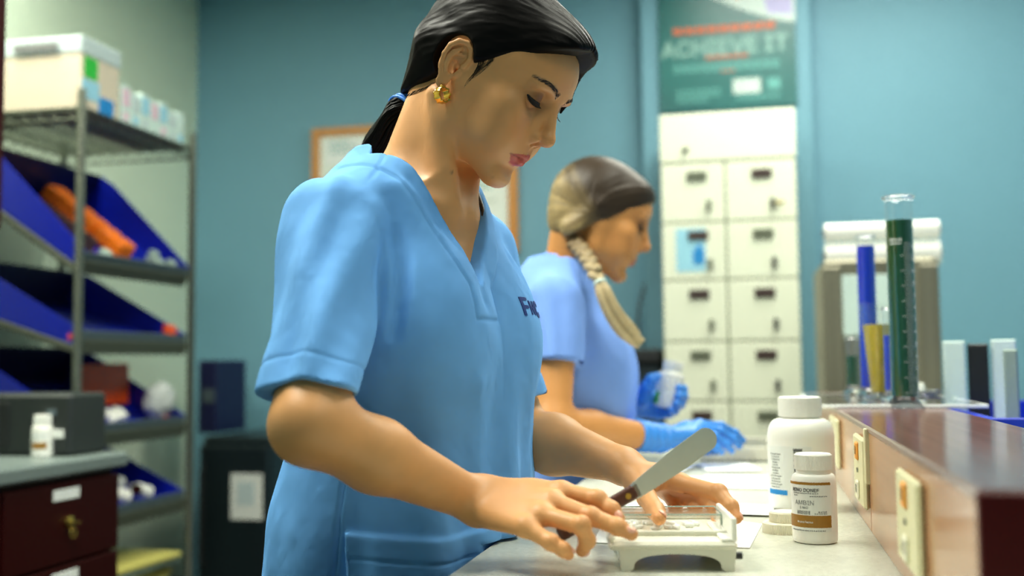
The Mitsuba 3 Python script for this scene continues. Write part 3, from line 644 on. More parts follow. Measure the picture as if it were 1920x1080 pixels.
# ---------------------------------------------------------------- desk at the left, wall cupboard, dark box, fridge
d1 = plane(242, 846, 2, ZC); XD, YD = d1[0], d1[1]
k = thing('drawer_desk', 'dark cherry drawer cabinet with a grey top in the left foreground', 'cabinet')
add('worktop', box((XL + .002, .9, ZC - .034), (XD, YD, ZC), .006), 'mat_desk_top', k)
add('carcass', box((XL + .014, .92, .08), (XD - .03, YD - .02, ZC - .034), .003), 'mat_dark_cherry', k)
for yy0, yy1 in ((YD - .02 - .40, YD - .022), (YD - .02 - .80, YD - .02 - .406), (YD - .02 - 1.2, YD - .02 - .806)):
    for zz0, zz1 in ((.70, ZC - .05), (.49, .694), (.28, .484)):
        d = add('drawer', box((XD - .03, yy0, zz0), (XD - .010, yy1, zz1), .003), 'mat_dark_cherry', k)
        ym = (yy0 + yy1) / 2
        add('label_card', box((XD - .011, ym - .045, zz1 - .035), (XD - .008, ym + .045, zz1 - .012), .0005), 'mat_label_white', d, label='white label card')
        add('lock', moved(cat(lathe([(0, 0), (.013, 0), (.013, .006), (.009, .008), (0, .008)], 20), box((-.0015, -.006, .008), (.0015, .006, .026), .0005)), (XD - .010, ym + .01, zz1 - .085), ry=math.pi / 2), 'mat_brass', d)
        add('key_ring', moved(trimesh.creation.torus(.010, .0015, 20, 6), (XD - .0, ym + .014, zz1 - .108), ry=math.pi / 2), 'mat_brass', d)
k = thing('wall_cupboard', 'dark cherry wall cupboard whose edge shows at the left border', 'cupboard')
cx = plane(9, 200, 1, 2.0)[0]
add('carcass', box((XL, 1.2, 1.42), (cx - .02, 2.0, 2.4), .003), 'mat_dark_cherry', k)
add('door', box((cx - .02, 1.2, 1.42), (cx, 1.597, 2.4), .003), 'mat_dark_cherry', k)
add('door', box((cx - .02, 1.603, 1.42), (cx, 2.0, 2.4), .003), 'mat_dark_cherry', k)
yb = YD - .15
q1, q0 = plane(133, 738, 1, yb), plane(5, 738, 1, yb)
k = thing('card_printer', 'dark grey box shaped device on the desk at the left', 'printer')
add('housing', box((q0[0] - .25, yb, ZC), (q1[0], yb + .14, q1[2]), .008), 'mat_dark_grey_plastic', k)
add('panel', box((q0[0] - .1, yb - .004, ZC + .02), (q0[0] + .02, yb, q1[2] - .02), .003), 'mat_black_plastic', k)
add('badge', box((q1[0] - .06, yb - .003, q1[2] - .05), (q1[0] - .035, yb, q1[2] - .035), .001), 'mat_shelf_grey', k)
add('badge', box((q1[0] - .055, yb - .003, q1[2] - .10), (q1[0] - .015, yb, q1[2] - .08), .001), 'mat_label_white', k)
c = plane(68, 858, 2, ZC); 
kb = bottle('pill_bottle', 'white pill bottle standing on the desk in front of the dark device', c + (0, .02, 0), .0232, .094, .019, .022)
on_bottle(moved(sheet(.034, .014, .0002), (0, .012, .0004)), c + (0, .02, 0), .0232, .3, 'mat_label_gold', kb, 'label_band', .014)
on_bottle(moved(sheet(.034, .010, .0002), (0, .034, .0004)), c + (0, .02, 0), .0232, .3, 'mat_label_white', kb, 'label', .014)
f1, f2 = plane(372, 820, 1, 3.55), plane(503, 818, 1, 3.55)
k = thing('dark_fridge', 'low dark fridge with a white sheet on its door behind the woman', 'fridge')
add('body', box((f1[0], 3.58, .02), (f2[0], 4.15, f1[2]), .01), 'mat_fridge', k)
add('door', box((f1[0] + .005, 3.55, .04), (f2[0] - .005, 3.58, f1[2] - .03), .006), 'mat_fridge', k)
e0, e1 = plane(433, 888, 1, 3.546), plane(491, 975, 1, 3.546)
n = add('taped_sheet', box((e0[0], 3.546, e1[2]), (e1[0], 3.55, e0[2]), 0), 'mat_label_white', k, label='white printed sheet')
add('print', box((e0[0] + .025, 3.5445, e1[2] + .05), (e1[0] - .03, 3.546, e0[2] - .03), 0), 'mat_carton_print', n)
add('handle', tube([(f1[0] + .03, 3.54, f1[2] - .45), (f1[0] + .03, 3.52, f1[2] - .43), (f1[0] + .03, 3.52, f1[2] - .12), (f1[0] + .03, 3.54, f1[2] - .10)], .008), 'mat_black_plastic', k, True)
g0, g1 = plane(372, 676, 1, 3.75), plane(404, 812, 1, 3.75)
k = thing('navy_file_box', 'navy blue file box standing by the far shelf post', 'box')
add('case', box((g0[0], 3.75, f1[2] + .001), (g1[0], 4.0, g0[2]), .004), 'mat_bin_navy', k)
add('label_tab', box((g0[0] + .02, 3.746, g0[2] - .16), (g1[0] - .005, 3.75, g0[2] - .11), .001), 'mat_shelf_grey', k)
# ---------------------------------------------------------------- implicit surfaces for the people
def smin(a, b, k):
    h = np.maximum(k - np.abs(a - b), 0) / k
    return np.minimum(a, b) - h * h * k * .25
def smax(a, b, k): return -smin(-a, -b, k)
def V3(*c): return np.array(c, np.float32)
def ell(p, c, r, R=None):
    q = p - V3(*c)
    if R is not None: q = q @ np.asarray(R, np.float32)
    r = V3(*r)
    k0 = np.sqrt(((q / r) ** 2).sum(-1)) + 1e-9; k1 = np.sqrt(((q / (r * r)) ** 2).sum(-1)) + 1e-9
    return k0 * (k0 - 1) / k1
def cone(p, a, b, ra, rb):
    a, b = np.asarray(a, np.float32), np.asarray(b, np.float32)
    ab = b - a; t = np.clip(((p - a) @ ab) / max(float(ab @ ab), 1e-12), 0, 1)
    q = p - a - t[:, None] * ab
    return np.sqrt((q * q).sum(-1)) - (ra + (rb - ra) * t)
def chain(p, pts, rs, k):
    d = None
    for i in range(len(pts) - 1):
        e = cone(p, pts[i], pts[i + 1], rs[i], rs[i + 1])
        d = e if d is None else smin(d, e, k)
    return d
def grad(f, v, e):
    g = np.zeros_like(v)
    for s in ((1, -1, -1), (-1, -1, 1), (-1, 1, -1), (1, 1, 1)):
        s = V3(*s); g += s * f(v + s * e)[:, None]
    return g / (4 * e)
def chunked(f, p, n=400000):
    return np.concatenate([f(p[i:i + n]) for i in range(0, len(p), n)]) if len(p) > n else f(p)
def sdf_mesh(f, lo, hi, h, B=8, pad=1.0, project=1):
    """The zero surface of f inside the box, by surface nets on a grid of step h: (vertices, faces, normals)."""
    lo, hi = np.asarray(lo, np.float32), np.asarray(hi, np.float32)
    nb = np.ceil((hi - lo) / (h * B)).astype(int); n = nb * B
    cen = np.stack(np.meshgrid(*[lo[k] + (np.arange(nb[k]) + .5) * B * h for k in range(3)], indexing='ij'), -1).reshape(-1, 3).astype(np.float32)
    dc = chunked(f, cen)
    act = np.nonzero(np.abs(dc) < B * h * .9 * 1.35 * pad + h)[0]
    g = np.where(dc < 0, -1, 1).astype(np.float32).reshape(nb)
    g = np.repeat(np.repeat(np.repeat(g, B, 0), B, 1), B, 2)
    off = np.stack(np.meshgrid(*[np.arange(B)] * 3, indexing='ij'), -1).reshape(-1, 3)
    bi = np.stack(np.unravel_index(act, nb), -1)
    for i in range(0, len(act), 900):
        ids = (bi[i:i + 900, None] * B + off[None]).reshape(-1, 3)
        g[ids[:, 0], ids[:, 1], ids[:, 2]] = f((lo + ids * h).astype(np.float32))
    s = g < 0
    c8 = sum(s[a:n[0] - 1 + a, b:n[1] - 1 + b, c:n[2] - 1 + c].astype(np.int8) for a, b, c in np.ndindex(2, 2, 2))
    cells = np.stack(np.nonzero((c8 > 0) & (c8 < 8)), -1)
    num = -np.ones(n - 1, np.int32); num[tuple(cells.T)] = np.arange(len(cells))
    acc, cnt = np.zeros((len(cells), 3)), np.zeros(len(cells))
    co = np.array(list(np.ndindex(2, 2, 2)))
    val = [g[tuple((cells + o).T)] for o in co]
    for i in range(8):
        for j in range(i + 1, 8):
            if np.abs(co[i] - co[j]).sum() != 1: continue
            m = (val[i] < 0) != (val[j] < 0)
            t = val[i][m] / (val[i][m] - val[j][m])
            acc[m] += co[i] + t[:, None] * (co[j] - co[i]); cnt[m] += 1
    v = (lo + (cells + acc / cnt[:, None]) * h).astype(np.float32)
    quads = []
    for ax in range(3):
        sl0, sl1 = [slice(None)] * 3, [slice(None)] * 3
        sl0[ax], sl1[ax] = slice(0, n[ax] - 1), slice(1, n[ax])
        e = np.stack(np.nonzero(s[tuple(sl0)] != s[tuple(sl1)]), -1)
        u, w = [k for k in range(3) if k != ax]
        e = e[(e[:, u] > 0) & (e[:, w] > 0) & (e[:, u] < n[u] - 1) & (e[:, w] < n[w] - 1)]
        q = []
        for du, dw in ((-1, -1), (0, -1), (0, 0), (-1, 0)):
            c = e.copy(); c[:, u] += du; c[:, w] += dw; q.append(num[tuple(c.T)])
        q = np.stack(q, 1); q = q[(q >= 0).all(1)] if False else q
        flip = s[tuple(e.T)] == (ax == 1)
        q[flip] = q[flip][:, ::-1]
        quads.append(q)
    q = np.vstack(quads); q = q[(q >= 0).all(1)]
    fc = np.vstack([q[:, [0, 1, 2]], q[:, [0, 2, 3]]])
    for _ in range(project):
        gr = chunked(lambda x: grad(f, x, h * .6), v); d = chunked(f, v)
        step = d / np.maximum((gr * gr).sum(-1), .1)
        v = v - np.clip(step, -h * .7, h * .7)[:, None] * gr
    gr = chunked(lambda x: grad(f, x, h * .8), v)
    nr = gr / np.maximum(np.linalg.norm(gr, axis=1, keepdims=True), 1e-9)
    return v, fc, nr
def skin_shape(parts, m, color=None):
    """A ply shape out of several (vertices, faces, normals), with a colour per vertex."""
    o, vs, fs, ns, cs = 0, [], [], [], []
    for i, (v, f, n) in enumerate(parts):
        vs.append(v); fs.append(f + o); ns.append(n); o += len(v)
        if color is not None: cs.append(color[i])
    v, f, n = np.vstack(vs), np.vstack(fs), np.vstack(ns)
    path = meshkit.write_ply((v, f), False, None, np.vstack(cs) if color is not None else None, normals=n)
    return {'type': 'ply', 'filename': path, 'face_normals': False, 'bsdf': {'type': 'ref', 'id': m}}
def R3(x, y, z): return np.stack([x, y, z], 1).astype(np.float32)    # columns: local axes in the room
VC = {'type': 'mesh_attribute', 'name': 'vertex_color'}
scene['mat_skin'] = {'type': 'twosided', 'b': {'type': 'principled', 'base_color': VC, 'roughness': .46, 'specular': .42, 'sheen': .25}}
def cloth_relief(p, n, uv):
    return mikit.fbm(p.x * 70, p.y * 70, p.z * 42, octaves=3)
scene['mat_cloth'] = {'type': 'twosided', 'b': {'type': 'bumpmap', 'tex': mikit.proc(cloth_relief, 2e-3), 'scale': .0016,
    'b': {'type': 'principled', 'base_color': VC, 'roughness': .85, 'specular': .15, 'sheen': .35}}}
FH = np.array([-math.sin(YAW), math.cos(YAW), 0.0]); RH = np.array([math.cos(YAW), math.sin(YAW), 0.0]); UP = np.array([0, 0, 1.0])
def facing(angle, pitch=0.0, roll=0.0):
    """Axes (left, forward, up) of someone who faces the right of the picture, turned towards the viewer by the angle, and looks down by the pitch."""
    f = math.cos(angle) * RH - math.sin(angle) * FH
    l = np.cross(UP, f)
    fw = math.cos(pitch) * f - math.sin(pitch) * UP; up = math.sin(pitch) * f + math.cos(pitch) * UP
    l2 = math.cos(roll) * l + math.sin(roll) * up; up2 = -math.sin(roll) * l + math.cos(roll) * up
    return R3(l2, fw, up2)
class Frame:
    def __init__(s, o, R): s.o, s.R = np.asarray(o, np.float32), R
    def local(s, p): return (p - s.o) @ s.R
    def world(s, q): return np.asarray(q, np.float32) @ s.R.T + s.o
    def place(s, m):
        m = m.copy(); m.vertices = s.world(m.vertices); return m

# ---- a head, in its own frame in centimetres: x to the person's left, y forward, z up, origin between the ear canals
def ear_sdf(q):
    """The ear on the side x > 0."""
    a = math.radians(24); c, s = math.cos(a), math.sin(a)
    p = q - V3(6.75, -.2, .35)
    b = -(p[:, 1] * c - p[:, 0] * s)      # backwards along the ear
    o = p[:, 0] * c + p[:, 1] * s         # outwards
    t = math.radians(-8); ct, st = math.cos(t), math.sin(t)
    e = np.stack([b * ct - p[:, 2] * st, b * st + p[:, 2] * ct, o], 1)
    d = ell(e, (1.15, .55, .35), (1.55, 2.35, .30))
    d = smin(d, ell(e, (.78, -1.95, .32), (.72, .95, .26)), .4)
    d = smax(d, -ell(e, (1.20, .95, .72), (1.18, 1.75, .42)), .15)
    helix = [(.35, .15, .45), (-.12, .75, .62), (-.12, 1.75, .70), (.40, 2.62, .75), (1.25, 2.92, .78), (2.10, 2.52, .78), (2.58, 1.55, .74), (2.52, .35, .64), (2.05, -.75, .50), (1.35, -1.55, .36)]
    d = smin(d, chain(e, helix, [.22, .27, .27, .29, .30, .31, .30, .27, .24, .2], .12), .16)
    anti = [(1.45, 2.05, .50), (1.78, 1.25, .62), (1.80, .45, .66), (1.55, -.30, .62), (1.05, -.85, .60)]
    d = smin(d, chain(e, anti, [.22, .27, .30, .28, .26], .12), .2)
    d = smin(d, chain(e, [(.55, 1.75, .42), (1.3, 1.35, .5), (1.75, .95, .55)], [.14, .2, .24], .1), .15)
    d = smax(d, -ell(e, (.70, -.05, .50), (.66, .80, .85)), .15)
    d = smin(d, ell(e, (-.02, -.30, .48), (.34, .52, .30)), .18)
    d = smax(d, -cone(e, (.35, -.72, .75), (.32, -1.05, .7), .17, .12), .1)
    return d, smin(ell(e, (.78, -.10, .32), (.58, .66, .62)), cone(e, (.45, -.25, .2), (.2, -.3, -.5), .36, .25), .2)
def eyelid(q, sgn, c, open_up, open_lo):
    p = q - V3(sgn * c[0], c[1], c[2])
    d = np.sqrt((p * p).sum(-1)) - 1.42
    ang = np.degrees(np.arctan2(p[:, 2], np.maximum(p[:, 1], 1e-3)))
    lat = np.clip(np.abs(p[:, 0]) / 1.6, 0, 1); w = np.sqrt(1 - lat ** 2)
    up, lo = open_lo + (open_up - open_lo) * w, open_lo - 2
    slit = np.maximum(ang - up, lo * w - 22 * (1 - w) - ang) * .022
    slit = np.where(p[:, 1] > 0, slit, 9)
    return smax(d, -slit, .06)
EYE_C = (3.05, 7.05, 2.6)
def head_sdf(q, ears=True, lids=(-18, -34)):
    x, y, z = q[:, 0], q[:, 1], q[:, 2]
    m = q.copy(); m[:, 0] = np.abs(x)                    # the two sides are alike
    d = ell(q, (0, -.9, 4.1), (7.35, 9.2, 8.2))
    d = smin(d, ell(q, (0, 3.3, 5.2), (6.5, 6.1, 5.2)), 2.0)
    d = smin(d, ell(q, (0, 3.6, -1.2), (5.9, 5.5, 6.6)), 2.0)          # face mass
    d = smin(d, cone(m, (4.45, 1.2, -4.5), (1.2, 7.3, -7.3), 1.55, 1.45), 2.0)   # jaw
    d = smin(d, cone(m, (5.4, .6, -.6), (4.45, 1.2, -4.5), 1.5, 1.55), 2.0)
    d = smin(d, ell(q, (0, 7.5, -7.4), (1.55, 1.6, 1.45)), 1.2)       # chin
    d = smin(d, ell(m, (4.3, 5.6, .1), (2.2, 2.5, 2.0)), 1.4)          # cheek bone
    d = smin(d, ell(m, (3.2, 6.1, -2.9), (2.5, 2.4, 2.8)), 2.2)        # cheek
    d = smin(d, ell(q, (0, 6.6, -3.6), (2.9, 3.0, 2.7)), 1.2)          # mouth mound
    d = smin(d, ell(m, (2.6, 7.75, 4.05), (2.6, 1.35, .95)), 1.0)      # brow
    d = smax(d, -ell(m, (3.05, 9.35, 2.3), (2.0, 1.75, 1.25)), 1.1)    # socket
    d = smin(d, eyelid(m, 1, EYE_C, *lids), .35)
    nose = cone(q, (0, 8.55, 3.3), (0, 10.55, -.35), .62, .72)
    nose = smin(nose, cone(m, (.45, 7.9, 2.6), (.95, 8.55, -.6), .80, 1.0), .6)
    nose = smin(nose, ell(q, (0, 10.45, -.75), (1.0, 1.05, .88)), .5)
    nose = smin(nose, ell(m, (1.12, 9.35, -1.2), (.72, .90, .72)), .28)
    nose = smin(nose, cone(q, (0, 10.4, -1.25), (0, 9.2, -1.85), .34, .42), .35)
    d = smin(d, nose, 1.0)
    d = smax(d, -ell(m, (.66, 9.85, -1.95), (.36, .66, .52)), .18)     # nostrils
    d = smax(d, -cone(q, (0, 9.75, -2.5), (0, 9.75, -3.15), .22, .26), .35)   # philtrum
    up = smin(cone(m, (0.42, 9.15, -3.65), (2.45, 7.75, -4.15), .58, .16), ell(q, (0, 9.25, -3.72), (.6, .5, .42)), .3)
    lo = smin(cone(m, (0.35, 8.95, -4.80), (2.35, 7.75, -4.25), .76, .16), ell(q, (0, 9.0, -4.82), (1.0, .6, .62)), .3)
    d = smin(d, up, .28); d = smin(d, lo, .30)
    seam = chain(m, [(0, 9.75, -4.22), (1.2, 9.2, -4.14), (2.6, 7.95, -4.12)], [.06, .07, .09], .05)
    d = smax(d, -seam, .16)
    d = smax(d, -ell(q, (0, 9.4, -6.0), (1.7, .75, .6)), 1.3)         # groove over the chin
    if ears:
        ear, bowl = ear_sdf(m)
        d = smax(smin(d, ear, .35), -bowl, .12)
    return d
def head_colour(q, skin, lip, brow=True, lids=True):
    """Lip, brow, cheek and eyelid colour of the skin at points of the head frame."""
    n = len(q); c = np.tile(np.float32(skin), (n, 1))
    ax = np.abs(q[:, 0]); y, z = q[:, 1], q[:, 2]
    def blend(c, w, k): return c * (1 - w[:, None]) + np.float32(k) * w[:, None]
    sst = lambda a, b, x: np.clip((x - a) / (b - a), 0, 1) ** 2 * (3 - 2 * np.clip((x - a) / (b - a), 0, 1))
    blot = meshkit.fbm(q * .8, 3, 5).astype(np.float32)
    c *= (.97 + .06 * blot)[:, None]
    w = np.exp(-((ax - 4.2) / 1.9) ** 2 - ((z + 1.6) / 1.8) ** 2) * (y > 3); c = blend(c, .28 * w, np.float32(skin) * (1.05, .78, .70))
    w = np.exp(-((ax) / 1.3) ** 2 - ((z + .9) / 1.0) ** 2 - ((y - 10.6) / 1.2) ** 2); c = blend(c, .3 * w, np.float32(skin) * (1.05, .78, .70))
    # lips: between an upper and a lower contour
    t = np.clip(ax / 2.6, 0, 1)
    top = -3.28 + .16 * np.cos(np.clip(ax / .55, 0, 1) * math.pi * 2) * -.5 - .85 * t ** 1.6; bot = -5.52 + 1.28 * t ** 2.2
    w = sst(-.07, .09, top - z) * sst(-.07, .09, z - bot) * (y > 7.0) * (ax < 2.65); c = blend(c, w, lip)
    w = np.exp(-((z - (-4.2)) / .09) ** 2) * (ax < 2.75) * (y > 7.0); c = blend(c, .55 * w, np.float32(lip) * .35)
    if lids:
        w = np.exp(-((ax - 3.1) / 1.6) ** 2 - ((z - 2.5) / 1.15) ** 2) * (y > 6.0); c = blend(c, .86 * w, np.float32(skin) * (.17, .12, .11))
    if brow:
        u = (ax - 1.5) / 3.8
        zc = 4.05 + .75 * np.sin(np.clip(u, 0, 1) * 2.2) - .15 * u; hw = .36 * np.clip(1.35 - .95 * u, .3, 1) * (u > -.06) * (u < 1.02)
        w = sst(1.25, .5, np.abs(z - zc) / np.maximum(hw, 1e-3)) * (hw > 0) * (y > 4); c = blend(c, .62 * w, (.030, .017, .012))
    return c
# ---------------------------------------------------------------- a hand from its joints
def hand_sdf(p, J, s=1.0):
    """J: wrist and, for each finger, its joints from knuckle to tip (metres); J['n']: out of the back of the hand."""
    w = J['wrist']; d = None
    order = ['index', 'middle', 'ring', 'pinky']
    rk = dict(index=.0108, middle=.0112, ring=.0106, pinky=.0096)
    for i, f in enumerate(order):                     # the palm
        a = np.asarray(w) + (np.asarray(J[f][0]) - np.asarray(w)) * .12 + J['side'] * (.011 - .0075 * i)
        e = cone(p, a, J[f][0], .0125 * s, rk[f] * s)
        d = e if d is None else smin(d, e, .016)
    th = J['thumb']
    d = smin(d, cone(p, np.asarray(w) + J['side'] * .012, th[0], .013 * s, .0135 * s), .018)
    d = smin(d, cone(p, np.asarray(th[0]), np.asarray(w) * .35 + np.asarray(J['index'][0]) * .65, .011 * s, .010 * s), .018)
    R = dict(index=(.0098, .0086, .0076, .0062), middle=(.0100, .0088, .0078, .0064), ring=(.0095, .0083, .0073, .0060), pinky=(.0086, .0073, .0064, .0053))
    fs = None
    for f in order:
        e = chain(p, J[f], [r * s for r in R[f]], .004)
        for q in (1, 2):                              # knuckle bumps
            e = smin(e, np.sqrt(((p - np.float32(np.asarray(J[f][q]) + J['n'] * .0012)) ** 2).sum(-1)) - R[f][q] * s * .95, .004)
        d = smin(d, e, .0065) if fs is None else np.minimum(smin(d, e, .0065), d)
    d = smin(d, chain(p, th, [.0125 * s, .0108 * s, .0098 * s, .0072 * s], .004), .010)
    return d
def nail(J, f, n, length=.0105, width=.0085):
    """A finger nail on the last joint, facing the direction n."""
    a, b = np.asarray(J[f][-2], float), np.asarray(J[f][-1], float)
    t = (b - a) / np.linalg.norm(b - a); n = np.asarray(n, float); n = n - t * (n @ t); n /= np.linalg.norm(n); x = np.cross(t, n)
    r = dict(thumb=.0076).get(f, .0063)
    m = trimesh.creation.icosphere(3, 1.0); v = m.vertices * (width / 2, length / 2, .0016)
    v[:, 2] -= .32 * (v[:, 0] / (width / 2)) ** 2 * .004
    m.vertices = v
    return basis(m, b + n * (r - .0006) - t * .0015, x, t, n)

# ---------------------------------------------------------------- the woman in front
SKIN, LIP = srgb(214, 154, 98), srgb(188, 76, 64)
BA = math.radians(28); HA = math.radians(22)
BF = Frame(at(775, 315, 1.28), facing(BA))
HEAD_O = at(860, 139, 1.205) + .069 * facing(HA, math.radians(37))[:, 0]
HF = Frame(HEAD_O, facing(HA, math.radians(37), math.radians(0)))
sh = [BF.world([s, -.005, -.085]) for s in (-.150, .146)]       # right (near) and left (far) shoulder
el = [at(581, 797, .975), at(969, 812, 1.40)]
wr = [at(893, 940, 1.075), at(1166, 872, 1.255)]
def N(v): v = np.asarray(v, float); return v / np.linalg.norm(v)
HR = dict(wrist=wr[0],
    index=[at(1052, 922, 1.047), at(1120, 936, 1.030), at(1147, 956, 1.022), at(1160, 971, 1.016)],
    middle=[at(1034, 941, 1.026), at(1108, 969, 1.004), at(1158, 988, .995), at(1184, 1001, .990)],
    ring=[at(1014, 965, 1.008), at(1090, 985, .980), at(1101, 1014, .985), at(1091, 1033, .994)],
    pinky=[at(984, 988, .995), at(1033, 1017, .978), at(1056, 1031, .975), at(1066, 1040, .977)],
    thumb=[at(965, 935, 1.085), at(1040, 952, 1.085), at(1092, 966, 1.068), at(1122, 970, 1.055)])
HR['n'] = N(-FWD * .75 + UP * .65); HR['side'] = N(np.cross(N(HR['middle'][0] - wr[0]), HR['n'])); 
if HR['side'] @ (HR['index'][0] - HR['pinky'][0]) < 0: HR['side'] = -HR['side']
HL = dict(wrist=wr[1],
    index=[at(1276, 905, 1.215), at(1348, 923, 1.165), at(1371, 951, 1.145), at(1381, 972, 1.135)],
    middle=[at(1278, 912, 1.245), at(1330, 938, 1.185), at(1348, 968, 1.155), at(1344, 990, 1.140)],
    ring=[at(1268, 918, 1.27), at(1303, 946, 1.21), at(1306, 975, 1.175), at(1292, 991, 1.155)],
    pinky=[at(1250, 922, 1.285), at(1266, 950, 1.235), at(1264, 976, 1.20), at(1252, 990, 1.178)],
    thumb=[at(1200, 908, 1.215), at(1213, 934, 1.155), at(1229, 957, 1.105), at(1236, 972, 1.075)])
HL['n'] = N(UP * .8 + FWD * .5); HL['side'] = N(-RH * .2 - FH * .95)
def arm_sdf(p, i):
    r = ((.039, .0345, .0275, .0205) if i == 0 else (.044, .037, .030, .0205))
    mid = el[i] + (wr[i] - el[i]) * .38
    d = cone(p, sh[i], el[i], r[0], r[1])
    f = smin(cone(p, el[i], mid, r[1] * .98, r[2] * 1.22), cone(p, mid, wr[i], r[2] * 1.22, r[3]), .015)
    f = smin(f, np.sqrt(((p - np.float32(el[i] + .010 * N(el[i] - .5 * sh[i] - .5 * wr[i]))) ** 2).sum(-1)) - .0215, .01)
    d = smin(d, f, .018)
    return smin(d, hand_sdf(p, (HR, HL)[i], .97), .016)
zz_ = np.array([.06, .02, -.03, -.08, -.15, -.22, -.32, -.42, -.52, -.62, -.72])
AX = np.array([.055, .062, .112, .142, .158, .158, .155, .168, .170, .172, .170])
AY = np.array([.058, .062, .078, .090, .098, .106, .102, .108, .116, .120, .118])
CY = np.array([.012, -.002, -.016, -.012, -.004, -.002, -.012, -.029, -.031, -.033, -.033])
from scipy.interpolate import PchipInterpolator
fAX, fAY, fCY = (PchipInterpolator(zz_[::-1], a[::-1]) for a in (AX, AY, CY))
zt_ = np.linspace(-.75, .08, 300); tAX, tAY, tCY = (f(np.clip(zt_, -.72, .06)).astype(np.float32) for f in (fAX, fAY, fCY))
def torso_sdf(q, grow=0.0, k=1.0, bust=1.0, ztop=.05):
    """q in the body frame."""
    z = np.clip(q[:, 2], -.74, .07)
    ax, ay, cy = (np.interp(z, zt_, t).astype(np.float32) for t in (tAX, tAY, tCY))
    ax, ay = (ax + grow) * k, (ay + grow) * k
    x, y = q[:, 0] / ax, (q[:, 1] - cy) / ay
    e = (np.abs(x) ** 2.3 + np.abs(y) ** 2.3) ** (1 / 2.3)
    d = (e - 1) * np.minimum(ax, ay)
    m = q.copy(); m[:, 0] = np.abs(m[:, 0])
    d = smin(d, ell(m, (.070, .050, -.205), (.062 + grow, .060 * bust + grow, .080 + grow)), .06)
    return np.maximum(d, q[:, 2] - ztop)
NK0, NK1 = np.float32([0, -.002, -.03]), BF.local(HF.world(np.float32([[0, -3.5, -3.4]]) * .01))[0]
def neck_sdf(q):
    d = cone(q, NK0, NK1, .0475, .0445)
    return d
def woman_skin(p, ear=True):
    q = BF.local(p); h = HF.local(p) * 100
    d = torso_sdf(q, -.008, ztop=-.03)
    for i in (0, 1):
        d = smin(d, cone(p, BF.world([0, -.01, -.050]), sh[i], .040, .040), .03)
    # collar bones
    for s in (-1, 1):
        d = smin(d, cone(q, (s * .016, .062, -.062), (s * .11, .035, -.045), .007, .008), .012)
    d = smin(d, neck_sdf(q), .035)
    for s in (-1, 1):                                  # neck muscles
        d = smin(d, cone(q, (s * .018, .058, -.060), BF.local(HF.world(np.float32([[s * 5.6, -1.5, -3.2]]) * .01))[0], .010, .012), .03)
    hd = head_sdf(h, ear, (-16, -37)) * .01
    d = smin(d, hd, .012)
    for i in (0, 1):
        d = smin(d, cone(p, sh[i], sh[i] + (el[i] - sh[i]) * .7, .042, .037), .02)
    return d
lo_hi = lambda pts, pad: (np.min(pts, 0) - pad, np.max(pts, 0) + pad)
